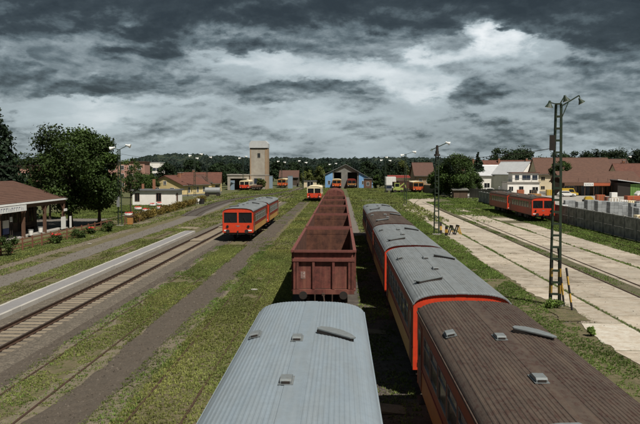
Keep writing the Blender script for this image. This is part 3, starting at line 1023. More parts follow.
def railcar(label, name, loc, roof='roof_grey', top='red_side', band='red_side', low='yellow_side', front='red_front', frontlow=None,
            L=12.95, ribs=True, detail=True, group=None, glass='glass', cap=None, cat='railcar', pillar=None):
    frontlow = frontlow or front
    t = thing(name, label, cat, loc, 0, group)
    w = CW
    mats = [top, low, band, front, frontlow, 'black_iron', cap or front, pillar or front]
    mb = MB()
    nwin = 7
    y0, y1 = 1.55, L - 1.55
    step = (y1 - y0) / nwin
    zl, zt = 1.74, 2.50
    for s in (-1, 1):
        xa, xb = (s * w - (.06 if s > 0 else 0), s * w + (.06 if s < 0 else 0))
        mb.box(xa, xb, .10, L - .10, .86, 1.46, 1)              # lower panel
        mb.box(xa, xb, .10, L - .10, 1.46, zl, 0)
        mb.box(xa, xb, .10, L - .10, zt, ZS, 0)                 # cornice
        px = .10
        for k in range(nwin):
            a = y0 + step * k + .075
            mb.box(xa, xb, px, a, zl, zt, 2)
            px = a + step - .15
        mb.box(xa, xb, px, L - .10, zl, zt, 2)
        mb.box(s * w - (0 if s > 0 else .018), s * w + (.018 if s > 0 else 0), .12, L - .12, 1.45, 1.49, 0)   # belt moulding
    for (ya, yb) in ((0, .10), (L - .10, L)):
        # end walls: lower panel, pillars round two windscreens, header and the arch under the roof
        mb.box(-w, w, ya, yb, .82, 1.25, 4)
        mb.box(-w, w, ya, yb, 1.25, 1.74, 3)
        for a, b in ((-w, -w + .13), (-.075, .075), (w - .13, w)): mb.box(a, b, ya, yb, 1.74, 2.70, 7)
        mb.box(-w, w, ya, yb, 2.70, ZS, 6)
        arch = [(-w, ZS)] + [(w * tt, roof_z(w * tt) - .003) for tt in (-.99, -.96, -.9, -.78, -.6, -.4, -.2, 0, .2, .4, .6, .78, .9, .96, .99)] + [(w, ZS)]
        mb.prism(arch, ya, yb, 6)
    mb.box(-w + .07, w - .07, .1, L - .1, .88, .93, 5)          # floor
    mb.build('body', mats, t)
    ribbed_roof(L, ribs, CW, {'roof_brown': .011, 'roof_blue': .0055}.get(roof, .008)).build('roof', roof, t)
    # side windows: a light frame with a sliding upper part, pane behind
    fr = MB()
    ww, hh, zz = step - .15, zt - zl, zl
    for a, b, c, d in ((0, .022, 0, hh), (ww - .022, ww, 0, hh), (.022, ww - .022, 0, .022), (.022, ww - .022, hh - .022, hh), (.022, ww - .022, hh * .64, hh * .64 + .03)):
        fr.box(-.03, .012, a, b, c, d)
    frm = fr.mesh('window', 'light_metal')
    pnm = MB().box(-.028, -.018, .025, ww - .025, .025, hh - .025).mesh('pane', glass)
    frm_l = frm.copy()
    for v in frm_l.vertices: v.co.x = -v.co.x
    frm_l.flip_normals()
    pnm_l = pnm.copy()
    for v in pnm_l.vertices: v.co.x = -v.co.x
    pnm_l.flip_normals()
    for s in (-1, 1):
        for k in range(nwin):
            o = link('window', frm if s > 0 else frm_l, t, (s * w, y0 + step * k + .075, zl))
            link('pane', pnm if s > 0 else pnm_l, o)
        for yy in (.32, L - 1.12):
            d = MB()
            xa, xb = (w - .01, w + .016) if s > 0 else (-w - .016, -w + .01)
            d.box(xa, xb, yy, yy + .80, .90, 2.60)
            dr = d.build('door', band if low != 'yellow_side' else top, t)
            MB().box(xa + (.006 if s > 0 else -.006), xb + (.006 if s > 0 else -.006), yy + .14, yy + .66, 1.74, 2.46).build('pane', glass, dr)
            MB().bar((s * (w + .05), yy - .06, 1.05), (s * (w + .05), yy - .06, 1.9), .025).build('handrail', 'light_metal', dr)
            MB().box(s * (w - .08) - .13, s * (w - .08) + .13, yy + .05, yy + .75, .52, .55).build('step', 'black_iron', dr)
    for end, d in ((0, -1), (L, 1)):
        for s in (-1, 1):
            a, b = (-w + .13, -.075) if s < 0 else (.075, w - .13)
            yy = end - d * .05
            ws = MB().box(a, b, yy - .012, yy + .012, 1.74, 2.70).build('windscreen', glass, t)
            f2 = MB()
            ye = end + d * .006
            for q in ((a, a + .03, 1.74, 2.70), (b - .03, b, 1.74, 2.70), (a + .03, b - .03, 1.74, 1.77), (a + .03, b - .03, 2.67, 2.70)):
                f2.box(q[0], q[1], min(ye, end - d * .03), max(ye, end - d * .03), q[2], q[3])
            f2.build('windscreen_frame', 'black_iron', ws)
            MB().bar(((a + b) / 2 + .1, end + d * .02, 1.78), ((a + b) / 2 - .15, end + d * .02, 2.28), .018).build('wiper', 'black_iron', ws)
            hl = MB().tube((s * .98, end - d * .02, 1.40), (s * .98, end + d * .05, 1.40), .125, n=14).build('headlight', 'black_iron', t)
            MB().tube((s * .98, end + d * .05, 1.40), (s * .98, end + d * .056, 1.40), .09, n=14).build('headlight_glass', 'glass', hl)
            MB().box(s * 1.10 - .20, s * 1.10 + .20, min(end, end + d * .03), max(end, end + d * .03), .96, 1.08).build('marker_light', 'lamp_white', t)
            buffer(t, s * .875, end, d, .98)
        em = MB()
        for s in (-1, 1): em.poly([(0, end + d * .012, 1.42), (s * .20, end + d * .012, 1.50), (s * .20, end + d * .012, 1.45), (0, end + d * .012, 1.36)])
        em.tube((0, end + d * .003, 1.43), (0, end + d * .012, 1.43), .07, n=12)
        em.build('emblem', 'light_metal', t)
        MB().box(-.06, .06, min(end, end + d * .4), max(end, end + d * .4), .90, 1.0).tube((0, end + d * .36, .95), (0, end + d * .36, .62), .035, n=6).build('coupling_hook', 'black_iron', t)
        MB().box(-w + .1, w - .1, end - .04 - d * .10, end + .04 - d * .10, .66, .82).build('buffer_beam', 'black_iron', t)
    uf = MB().box(-1.2, 1.2, .4, L - .4, .72, .87)
    for yy, l in ((L * .30, 1.4), (L * .52, 1.9), (L * .70, 1.0)):
        uf.box(-1.15, -.55, yy, yy + l, .34, .72).box(.55, 1.15, yy + .3, yy + l + .3, .34, .72)
    uf.build('underframe', 'black_iron', t)
    wheelset(t, L * .5 - 3.4)
    wheelset(t, L * .5 + 3.4)
    if detail: roof_fittings(t, L)
    return t


RZ = .05
gr_near = 'railcars coupled in the near roof-seen row'
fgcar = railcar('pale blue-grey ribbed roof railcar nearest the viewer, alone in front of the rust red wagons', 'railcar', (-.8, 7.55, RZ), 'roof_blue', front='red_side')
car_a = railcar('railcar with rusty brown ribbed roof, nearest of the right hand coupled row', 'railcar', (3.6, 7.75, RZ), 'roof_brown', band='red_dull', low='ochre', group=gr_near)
car_b = railcar('grey roofed railcar coupled directly behind the nearest brown roofed one', 'railcar', (3.6, 22.0, RZ), 'roof_grey', group=gr_near)
copy_tree(car_b, (3.58, 36.1, RZ), label='middle grey roofed railcar of the row, in front of the farther brown roof')
copy_tree(car_a, (3.62, 50.2, RZ), label='farther brown roofed railcar between two grey roofed ones')
copy_tree(car_b, (3.72, 64.3, RZ), label='grey roofed railcar at the far end of the coupled row')

RED1 = railcar('bright red and yellow railbus facing the viewer on the weedy track', 'railbus', (-9.62, 69.0, RZ), 'roof_grey', ribs=False, cat='railbus', group='two coupled red and yellow railbuses')
copy_tree(RED1, (-9.55, 83.1, RZ), label='second red and yellow railbus coupled behind the one facing the viewer')
RP = railcar('plain red railbus with dark roof facing the viewer by the concrete wall', 'railbus', (25.7, 95.0, RZ), 'roof_brown', top='red_plain', band='red_plain', low='red_plain', ribs=False, cat='railbus', group='two coupled plain red railbuses')
copy_tree(RP, (25.7, 109.1, RZ), label='plain red railbus coupled behind the one by the concrete wall')
CR = railcar('cream railbus with red lower front on the overgrown middle track', 'railbus', (-5.45, 151, RZ), 'cream', top='cream', band='cream', low='red_plain', front='red_front', frontlow='red_front', cap='cream', pillar='cream', ribs=False, detail=False, cat='railbus')
copy_tree(CR, (-29.2, 224, RZ), label='small cream and red railbus parked in front of the grain tower shed')
OR = railcar('orange railbus with ochre top parked left of the grain tower shed door', 'railbus', (-35.4, 241, RZ), 'cream', top='ochre', band='ochre', low='orange', front='orange', frontlow='orange', cap='ochre', pillar='ochre', ribs=False, detail=False, cat='railbus')
copy_tree(OR, (-20.6, 258, RZ), label='orange railbus standing between two pale blue doors by the far trees')
copy_tree(OR, (-1.4, 246.5, RZ), label='ochre and orange railbus at the left door of the blue depot')
copy_tree(OR, (21.3, 205, RZ), label='orange railbus coming off the siding beyond the concrete apron')
RB = railcar('dark red railbus with ochre band at the right door of the blue depot', 'railbus', (3.6, 246.5, RZ), 'red_dull', top='red_dull', band='ochre', low='red_dull', front='ochre', frontlow='black_iron', cap='red_dull', pillar='red_dull', ribs=False, detail=False, cat='railbus')


# ------------------------------------------------------------------ open goods wagons
def gondola(label, loc, group):
    t = thing('open_wagon', label, 'goods wagon', loc, 0, group)
    L, w, zf, zt = 12.8, 1.42, 1.28, 3.06
    MB().box(-w, w, 0, L, zf - .06, zf).build('floor', 'rust_floor', t)
    for s in (-1, 1):
        xa, xb = (w - .05, w) if s > 0 else (-w, -w + .05)
        sw = MB().box(xa, xb, .05, L - .05, zf, zt - .1).build('side_wall', 'rust_in', t)
        for k in range(11):
            y = .5 + k * (L - 1.0) / 10
            MB().box(min(s * w, s * (w + .09)), max(s * w, s * (w + .09)), y - .055, y + .055, zf - .1, zt - .1).build('stake', 'rust_red', sw)
        MB().box(s * (w + .02) - .075, s * (w + .02) + .075, -.06, L + .06, zt - .1, zt).build('top_rail', 'rust_rim', t)
        MB().box(s * (w + .01) - .05, s * (w + .01) + .05, 0, L, zf - .14, zf - .06).build('side_sill', 'rust_red', t)
    for end, d in ((0, -1), (L, 1)):
        ya, yb = (end, end + .05) if d < 0 else (end - .05, end)
        ew = MB().box(-w + .05, w - .05, ya, yb, zf, zt - .1).build('end_wall', ['rust_red'], t)
        lin_y = (yb, yb + .012) if d < 0 else (ya - .012, ya)
        MB().box(-w + .051, w - .051, lin_y[0], lin_y[1], zf + .002, zt - .42).box(-w + .051, w - .051, lin_y[0], lin_y[1], zt - .40, zt - .102).build('inner_lining', 'rust_in', ew)
        ye = (end - .10, end) if d < 0 else (end, end + .10)
        for x in (-1.34, -1.20, -.46, .46, 1.20, 1.34):
            MB().box(x - .055, x + .055, ye[0], ye[1], zf - .02, zt - .53).build('end_rib', 'rust_red', ew)
        MB().box(-w - .02, w + .02, ye[0] - .02, ye[1] + .02, zt - .52, zt - .40).build('cross_beam', 'rust_rim', ew)
        MB().box(-w + .06, w - .06, ye[0] - .02, ye[1] + .03, zt - .10, zt + .004).build('end_rail', 'rust_rim', t)
        MB().box(-w, w, ye[0] - .02, ye[1], zf - .26, zf - .04).build('headstock', 'rust_red', t)
        for x in (-.92, .92): buffer(t, x, end, d, 1.05)
        hk = MB().box(-.07, .07, min(end, end + d * .34), max(end, end + d * .34), .98, 1.08)
        hk.tube((0, end + d * .30, 1.02), (.05, end + d * .42, .72), .035, n=6).tube((-.4, end + d * .14, 1.02), (-.4, end + d * .16, .62), .03, n=6).tube((.4, end + d * .14, 1.02), (.4, end + d * .16, .62), .03, n=6)
        hk.build('coupling_hook', 'brown_iron', t)
    MB().box(-1.05, -.85, -.012, -.002, 1.74, 2.06).build('label_plate', 'worn_label', t)
    lp = MB()
    for k in range(5): lp.box(-1.03, -1.03 + R.uniform(.08, .16), -.018, -.013, 1.78 + k * .062, 1.80 + k * .062)
    lp.build('plate_lettering', 'rust_red', t)
    uf = MB().box(-.5, -.3, .3, L - .3, .88, zf - .06).box(.3, .5, .3, L - .3, .88, zf - .06).box(-1.3, 1.3, L * .5 - .4, L * .5 + .4, .98, zf - .06)
    uf.build('underframe', 'black_iron', t)
    for yb_ in (2.3, L - 2.3):
        bg = MB().box(-1.12, -.98, yb_ - 1.3, yb_ + 1.3, .42, .78).box(.98, 1.12, yb_ - 1.3, yb_ + 1.3, .42, .78).box(-1, 1, yb_ - .2, yb_ + .2, .5, .9).build('bogie', 'black_iron', t)
        for y in (yb_ - .9, yb_ + .9):
            mb = MB().tube((-.95, y, .46), (.95, y, .46), .07, n=6)
            for s in (-1, 1): mb.tube((s * .68, y, .46), (s * .81, y, .46), .46, n=16)
            mb.build('wheelset', 'brown_iron', bg)
    return t


gw = 'rust red open wagons in one line'
G0 = gondola('nearest empty rust red open wagon with a white label plate on its end', (-.8, 34.2, .05), gw)
for k, lb in enumerate(['second rust red open wagon counted from the nearest one', 'third rust red open wagon, in the middle of the line',
                        'fourth rust red open wagon of the line, next to last', 'last rust red open wagon before the round topped one']):
    copy_tree(G0, (-.8 - .02 * k, 48.24 + 14.04 * k, .05), label=lb)
tw = thing('covered_wagon', 'rust red wagon with high rounded hood beyond the open wagons', 'goods wagon', (-.9, 104.4, .05))
hood = [(-1.42, 1.2), (-1.42, 2.75)] + [(1.42 * math.sin(a), 2.75 + 1.0 * math.cos(a)) for a in [rad(-90 + 180 * k / 16) for k in range(1, 16)]] + [(1.42, 2.75), (1.42, 1.2)]
MB().prism(hood, 0, 12.6).build('hood', 'rust_red', tw)
for k in range(8):
    hp = [(p[0] * 1.018, 2.75 + (p[1] - 2.75) * 1.018) for p in hood[1:-1]]
    MB().prism(hp + [(1.40, 2.75), (-1.40, 2.75)], .05 + k * 1.77, .14 + k * 1.77).build('hoop', 'rust_rim', tw)
MB().box(-1.2, 1.2, .2, 12.4, .85, 1.2).build('underframe', 'black_iron', tw)
for x in (-.92, .92): buffer(tw, x, 0, -1, 1.05)
for y in (1.6, 3.4, 9.2, 11.0): wheelset(tw, y)


def small_wagon(label, name, loc, L, m, h, roofm=None, cat='goods wagon'):
    t = thing(name, label, cat, loc)
    mb = MB().box(-1.35, 1.35, 0, L, 1.1, 1.1 + h)
    mb.build('body', m, t)
    for k in range(int(L / 1.2) + 1):
        for s in (-1, 1):
            MB().box(s * 1.39 - .04, s * 1.39 + .04, k * 1.2, k * 1.2 + .1, 1.1, 1.1 + h - .02).build('stake', 'brown_iron', t)
    for x in (-1.1, -.4, .4, 1.1): MB().box(x - .05, x + .05, -.06, 0, 1.1, 1.1 + h - .02).build('end_rib', 'brown_iron', t)
    if roofm: MB().prism([(-1.42, 1.1 + h), (-1.2, 1.1 + h + .28), (0, 1.1 + h + .42), (1.2, 1.1 + h + .28), (1.42, 1.1 + h)], -.05, L + .05).build('roof', roofm, t)
    MB().box(-1.1, 1.1, .1, L - .1, .8, 1.1).build('underframe', 'black_iron', t)
    for y in (1.4, L - 1.4): wheelset(t, y)
    for x in (-.9, .9): buffer(t, x, 0, -1, 1.05)
    return t


small_wagon('brown covered goods van beside the far orange railbus', 'goods_van', (17.6, 208, .05), 10, 'rust_in', 1.9, 'rust_floor')
small_wagon('brown high sided wagon behind the brown goods van', 'open_wagon', (17.4, 221, .05), 11, 'rust_in', 1.5)
small_wagon('low brown flat wagon right of the cream and red railbus by the tower', 'flat_wagon', (-25.6, 222, .05), 9, 'pole_brown', .5)


# ------------------------------------------------------------------ lattice lamp masts
def bell_lamp(parent, p, tilt=(0, 0, 0), s=1.0, m='green_paint', glow='lamp_white'):
    mb = MB()
    mb.tube((0, 0, .10), (0, 0, .26), .10, .06, 10)
    mb.tube((0, 0, -.12), (0, 0, .10), .24, .10, 14, cap=False)
    o = mb.build('lamp_head', m, parent, loc=p)
    o.rotation_euler = tilt
    o.scale = (s, s, s)
    MB().tube((0, 0, -.13), (0, 0, -.03), .20, .12, 12).build('lamp_glass', glow, o)
    return o


def flood_lamp(parent, p, yaw, tilt, s=1.0):
    """white cone-shaped floodlight looking along +x of its own frame"""
    mb = MB().tube((0, 0, 0), (.38, 0, 0), .11, .25, 12).tube((-.22, 0, 0), (0, 0, 0), .09, .11, 8)
    o = mb.build('floodlight', 'lamp_white', parent, loc=p)
    o.rotation_euler = (0, tilt, yaw)
    o.scale = (s * .85,) * 3
    MB().tube((.381, 0, 0), (.395, 0, 0), .22, n=12).build('lamp_glass', 'lamp_glass', o)
    return o


def lattice(t, h, a0, a1, m, rungs, foot=None):
    """two channel legs leaning together, joined by plates like a ladder"""
    f = lambda z: a0 + (a1 - a0) * (z - .1) / (h - .1)
    for sx in (-1, 1):
        mb = MB()
        for sy in (-1, 1): mb.bar((sx * a0, sy * .07, .1), (sx * a1, sy * .055, h), .045, .02)
        mb.bar((sx * (a0 + .022), 0, .1), (sx * (a1 + .022), 0, h), .010, .13)
        mb.build('leg', m, t)
        if foot:
            for k in range(5):
                z0, z1 = .2 + k * .42, .62 + k * .42
                MB().bar((sx * f(z0), 0, z0), (sx * f(z1), 0, z1), .058, .17).build('warning_band', 'yel_paint' if k % 2 else 'blk_paint', t)
    for k in range(1, rungs):
        z = h * k / rungs
        a = f(z)
        mb = MB()
        for s in (-1, 1): mb.box(-a + .03, a - .03, s * .068 - .008, s * .068 + .008, z - .05, z + .05)
        mb.build('rung', m, t)
    MB().box(-a0 - .18, a0 + .18, -.3, .3, -.2, .12).build('footing', 'concrete', t)


m1 = thing('lamp_mast', 'tall green lattice lamp mast with banded foot standing on the concrete apron', 'lamp mast', (10.72, 37.2, .02), -.27)
lattice(m1, 10.0, .22, .10, 'green_paint', 17, True)
MB().box(-.40, -.12, -.16, .16, 7.75, 8.5).build('switch_box', 'black_iron', m1)
MB().box(-.16, .16, -.16, .16, 10.0, 10.06).build('head_plate', 'green_paint', m1)
arm = MB().bar((.10, 0, 9.9), (.95, 0, 10.42), .06).bar((.12, 0, 9.25), (.45, 0, 10.10), .045).bar((-.05, 0, 10.0), (-.42, 0, 10.12), .05).bar((.05, 0, 10.0), (.28, .1, 10.42), .05)
arm.bar((.95, 0, 10.42), (1.0, 0, 10.22), .05)
arm.build('lamp_arm', 'green_paint', m1)
bell_lamp(m1, (-.44, 0, 9.98), (0, .12, 0), .85)
bell_lamp(m1, (.34, .1, 10.26), (0, -.35, 0), .8)
bell_lamp(m1, (1.04, 0, 10.12), (0, -.5, 0), .75)

m2 = thing('lamp_mast', 'slender green lamp mast with slanting arm at the far end of the apron', 'lamp mast', (9.85, 76.7, .02), -.1)
lattice(m2, 8.6, .22, .10, 'green_paint', 14)
MB().tube((0, 0, 8.1), (0, 0, 8.3), .32, .30, 12).tube((0, 0, 8.3), (0, 0, 9.2), .16, .12, 8).build('head_ring', 'black_iron', m2)
MB().bar((-.55, 0, 8.75), (1.0, 0, 9.45), .09).build('lamp_arm', 'green_paint', m2)
flood_lamp(m2, (1.0, 0, 9.46), 0, .35, .9)
bell_lamp(m2, (-.58, 0, 8.7), (0, .3, 0), .6)


def flood_mast(label, x, y, h, yaw=0, lamps=((.75, .55, .5), (-.6, .25, 2.8)), group=None, col='green_paint'):
    t = thing('lamp_mast', label, 'lamp mast', (x, y, 0), yaw, group)
    lattice(t, h - .5, .2, .08, col, 10)
    mb = MB()
    for dx, dz, _ in lamps: mb.bar((0, 0, h - .55), (dx, 0, h - .5 + dz), .07)
    mb.build('lamp_arm', col, t)
    for dx, dz, _ in lamps: flood_lamp(t, (dx, 0, h - .48 + dz), 0 if dx > 0 else math.pi, .25, 1.0 + y / 500)
    return t


lm = flood_mast('tall lamp mast with two white floodlights before the big station tree', -26.3, 87.6, 9.6, 0, ((1.0, .45, 0), (-.7, .15, 0)))
MB().box(-.30, .05, -.28, -.20, 2.3, 3.5).build('sign_plate', 'light_metal', lm)
flood_mast('lamp mast with raised twin floodlights beside the yellow houses', -35.2, 178, 10.2, .2, ((1.5, .5, 0), (-.9, .1, 0), (.5, -.5, 0)))
flood_mast('lamp mast behind the grey lattice mast of the yellow houses', -35.5, 196, 9.9, .1, ((.9, .3, 0),))
flood_mast('lamp mast with bright round floodlight left of the grain tower', -30.2, 229, 10.6, 0, ((.8, .3, 0), (-.9, -.2, 0)))
flood_mast('lamp mast left of the cream railbus track, nearer the grain tower', -19.2, 240, 9.0, 0, ((.9, .2, 0), (-.9, .5, 0)))
flood_mast('lamp mast just left of the blue depot with two floodlights', -11.5, 225, 8.6, .3, ((.8, .4, 0), (-1.0, .9, 0)))
flood_mast('lamp mast with three white floodlights right of the blue depot', 12.2, 205, 10.0, .1, ((1.1, -.6, 0), (-1.0, -.5, 0), (.15, .3, 0)))
flood_mast('lamp mast with one raised arm against the sky behind the machine', 12.1, 140, 10.0, 0, ((1.5, .4, 0), (-.5, -.2, 0)))
flood_mast('lamp mast with white floodlight behind the long brown tiled roofs', 81.5, 215, 10.3, 0, ((.8, .3, 0),))
flood_mast('lamp mast with floodlights beyond the depot roof', -3.0, 275, 8.6, 0, ((1.0, .4, 0), (-1.0, .1, 0)))


def cable(label, a, b, sag, r=.018):
    mb = MB()
    P = [Vector((a[0] + (b[0] - a[0]) * i / 16, a[1] + (b[1] - a[1]) * i / 16, a[2] + (b[2] - a[2]) * i / 16 - sag * 4 * (i / 16) * (1 - i / 16))) for i in range(17)]
    for i in range(16):
        mb.tube(P[i], P[i + 1], r, n=5, cap=False)
    o = mb.build('cable', 'black_iron')
    import bmesh
    bm = bmesh.new()
    bm.from_mesh(o.data)
    bmesh.ops.remove_doubles(bm, verts=bm.verts, dist=.012)
    bm.to_mesh(o.data)
    bm.free()
    return tag(o, label, 'cable')


cable('thin sagging cable strung between the two green masts of the apron', (10.6, 37.2, 7.9), (9.9, 76.7, 8.2), .35)
cable('thin cable running over the station roof to the lamp mast', (-52, 70, 7.4), (-26.4, 87.6, 7.4), .3)
cable('thin cable from the station lamp mast past the white low house', (-26.3, 87.6, 8.6), (-35.2, 178, 9.4), .6)

# banded posts and frames by the masts
def banded_post(label, a, b, r, n, group=None, name='striped_post', cat='post'):
    t = thing(name, label, cat, a, 0, group)
    A, B = Vector((0, 0, 0)), Vector(b) - Vector(a)
    for k in range(n):
        MB().bar(A + (B - A) * (k / n), A + (B - A) * ((k + 1) / n), r * 2, r * 2).build('band', 'blk_paint' if k % 2 == 0 else 'yel_paint', t)
    return t


banded_post('leaning black and yellow post standing free right of the near mast', (11.18, 35.9, 0), (10.98, 36.3, 2.05), .036, 5, 'banded posts near the lamp mast')
banded_post('black and yellow prop leaning against the foot of the near mast', (11.12, 37.0, 0), (10.86, 37.3, 2.9), .036, 5, 'banded posts near the lamp mast')
banded_post('small dark and yellow post beside the slender far mast', (10.45, 77.6, 0), (10.42, 77.8, 1.25), .10, 3)
banded_post('short dark post right at the foot of the slender far mast', (10.7, 75.6, 0), (10.75, 75.7, 1.0), .12, 3)
for k, (x, y, lb) in enumerate([(11.4, 76.8, 'left black and yellow trestle frame on the apron by the far mast'), (12.1, 77.2, 'right black and yellow trestle frame on the apron by the far mast')]):
    t = thing('trestle', lb, 'trestle', (x, y, .02), .15, 'banded trestles by the far mast')
    for sy in (-.3, .3):
        MB().bar((-.32, sy, 0), (0, sy, .95), .09).build('leg', 'blk_paint', t)
        MB().bar((.32, sy, 0), (.02, sy, .92), .09).build('leg', 'blk_paint' if k == 0 else 'yel_paint', t)
    MB().box(-.07, .07, -.40, .40, .86, .99).build('top_beam', 'blk_paint', t)
    MB().box(-.19, .19, -.33, -.28, .36, .44).build('brace', 'yel_paint', t)


# ------------------------------------------------------------------ building kit
def win(parent, face, u, z, w, h, pos, glass='glass', frame='white_paint', name='window'):
    """window proud of a wall; face gives the outward axis: '-y', '+x' or '-x'; pos is the wall's coordinate on it"""
    fm, pm = MB(), MB()
    e = .07
    parts = [(-w / 2 - e, -w / 2, -e, h + e), (w / 2, w / 2 + e, -e, h + e), (-w / 2, w / 2, -e, 0), (-w / 2, w / 2, h, h + e), (-.03, .03, 0, h)]
    def put(mb, a, b, c, d, t0, t1):
        if face == '-y': mb.box(u + a, u + b, pos - t1, pos - t0, z + c, z + d)
        elif face == '+x': mb.box(pos + t0, pos + t1, u + a, u + b, z + c, z + d)
        else: mb.box(pos - t1, pos - t0, u + a, u + b, z + c, z + d)
    for a, b, c, d in parts: put(fm, a, b, c, d, 0, .06)
    put(pm, -w / 2, w / 2, 0, h, .002, .022)
    f = fm.build(name, frame, parent)
    pm.build('pane', glass, f)
    return f


def gable_house(label, name, loc, rz, w, d, eave, ridge, wall, roof, wins=(), chimneys=(), along='x', over=.4, cat='house', thick=.16):
    """w along local x, d along local y (front at -y); ridge runs along x or y"""
    t = thing(name, label, cat, loc, rz)
    x0, x1, y0, y1 = -w / 2, w / 2, -d / 2, d / 2
    if along == 'x':
        MB().prism([(y0, 0), (y0, eave), (0, ridge), (y1, eave), (y1, 0)], x0, x1, axis='x').build('wall', wall, t)
        sl = (ridge - eave) / (d / 2)
        r = MB()
        for s in (-1, 1):
            r.prism([(0, ridge + .02), (s * (d / 2 + over), eave - sl * over + .02), (s * (d / 2 + over), eave - sl * over + thick), (0, ridge + thick + .03)], x0 - over * .6, x1 + over * .6, axis='x')
        ro = r.build('roof', roof, t)
        MB().tube((x0 - over * .6, 0, ridge + thick), (x1 + over * .6, 0, ridge + thick), .11, n=6).build('ridge_cap', roof, ro)
    else:
        MB().prism([(x0, 0), (x0, eave), (0, ridge), (x1, eave), (x1, 0)], y0, y1).build('wall', wall, t)
        sl = (ridge - eave) / (w / 2)
        r = MB()
        for s in (-1, 1):
            r.prism([(0, ridge + .02), (s * (w / 2 + over), eave - sl * over + .02), (s * (w / 2 + over), eave - sl * over + thick), (0, ridge + thick + .03)], y0 - over * .6, y1 + over * .6)
        ro = r.build('roof', roof, t)
        MB().tube((0, y0 - over * .6, ridge + thick), (0, y1 + over * .6, ridge + thick), .11, n=6).build('ridge_cap', roof, ro)
    if along == 'x':
        ze = eave - sl * over - .04
        for s in (-1, 1): MB().tube((x0 - .2, s * (d / 2 + over + .05), ze), (x1 + .2, s * (d / 2 + over + .05), ze), .07, n=6).build('gutter', 'grey_wall', t)
        for x in (x0 + .25, x1 - .25): MB().tube((x, y0 - .09, .1), (x, y0 - .09, ze), .05, n=6).build('downpipe', 'grey_wall', t)
    else:
        ze = eave - sl * over - .04
        for s in (-1, 1): MB().tube((s * (w / 2 + over + .05), y0 - .2, ze), (s * (w / 2 + over + .05), y1 + .2, ze), .07, n=6).build('gutter', 'grey_wall', t)
    MB().box(x0 - .05, x1 + .05, y0 - .05, y1 + .05, 0, .45).build('plinth', 'grey_wall', t)
    for (face, u, z, ww, hh, *o) in wins:
        win(t, face, u, z, ww, hh, {'-y': y0, '+x': x1, '-x': x0}[face], *o)
    for (x, y, z0, z1, a) in chimneys:
        MB().box(x - a, x + a, y - a, y + a, z0, z1).build('chimney', 'brick', ro)
        mb = MB().box(x - a - .06, x + a + .06, y - a - .06, y + a + .06, z1, z1 + .12)
        mb.build('chimney_cap', 'concrete', ro)
    return t


def flat_house(label, name, loc, rz, w, d, h, wall, roof='flat_roof', over=.3, wins=(), cat='building', rt=.22):
    t = thing(name, label, cat, loc, rz)
    MB().box(-w / 2, w / 2, -d / 2, d / 2, 0, h).build('wall', wall, t)
    MB().box(-w / 2 - over, w / 2 + over, -d / 2 - over, d / 2 + over, h + .002, h + rt).build('roof', roof, t)
    for (face, u, z, ww, hh, *o) in wins:
        pos = {'-y': -d / 2, '+x': w / 2, '-x': -w / 2}[face]
        win(t, face, u, z, ww, hh, pos, *o)
    return t


# ------------------------------------------------------------------ station building with its posted canopy
st = thing('station_building', 'long low station with brown tiled roof and posted canopy', 'station', (0, 0, 0))
MB().prism([(-40.4, 0), (-40.4, 3.9), (-37.4, 5.2), (-34.5, 4.1), (-34.5, 0)], 42, 83.2).build('wall', 'dark_wall', st)
rf = MB()
rf.prism([(-37.4, 5.28), (-31.25, 3.42), (-31.25, 3.54), (-37.4, 5.44)], 41.6, 83.7).prism([(-37.4, 5.28), (-41.2, 3.7), (-41.2, 3.84), (-37.4, 5.44)], 41.6, 83.7)
sr = rf.build('roof', 'tile_brown', st)
for k in range(14):                                             # courses of tiles stepping down the slope
    u0, u1 = k / 14, (k + 1) / 14
    xa, xb = -37.4 + 6.15 * u0, -37.4 + 6.15 * u1
    za, zb = 5.44 - 1.9 * u0, 5.44 - 1.9 * u1
    MB().prism([(xa, za + .004), (xb + .04, zb + .004), (xb + .04, zb + .035), (xa, za + .012)], 41.5, 83.75).build('tile_course', 'tile_brown', sr)
MB().box(-31.24, -31.06, 41.6, 83.7, 3.34, 3.50).build('gutter', 'lamp_white', st)
MB().box(-31.50, -31.26, 41.8, 83.5, 2.95, 3.36).build('beam', 'pole_brown', st)
for y in (56.5, 61.8, 67.1, 72.4, 77.7, 83.0):
    po = MB().box(-31.52, -31.24, y - .14, y + .14, 0, 2.95)
    po.bar((-31.38, y + .1, 2.2), (-31.38, y + .75, 2.93), .10).bar((-31.38, y - .1, 2.2), (-31.38, y - .75, 2.93), .10)
    po.build('canopy_post', 'pole_brown', st)
for y, w_, m_ in ((66, 1.3, 'glass'), (69.4, 1.2, 'glass'), (75.8, 1.3, 'glass'), (79, 1.1, 'glass'), (81.6, 1.3, 'glass')):
    win(st, '+x', y, 1.0, w_, 1.6, -34.5, m_, 'pole_brown')
for y in (72.6, 77.4):
    d = MB().box(-34.5, -34.42, y - .55, y + .55, 0, 2.3).build('door', 'wood', st)
    MB().box(-34.42, -34.40, y - .4, y + .4, 1.1, 2.1).build('pane', 'glass', d)
MB().box(-34.5, -31.3, 42, 84.5, 0, .12).build('canopy_floor', 'concrete', st)
sg = thing('station_sign', 'long white station sign with dark lettering on the canopy edge', 'sign', (-31.04, 0, 0))
MB().box(0, .06, 60, 72.3, 2.72, 3.28).build('sign_board', 'lamp_white', sg)
y = 60.5
rr = random.Random(4)
strokes = MB()
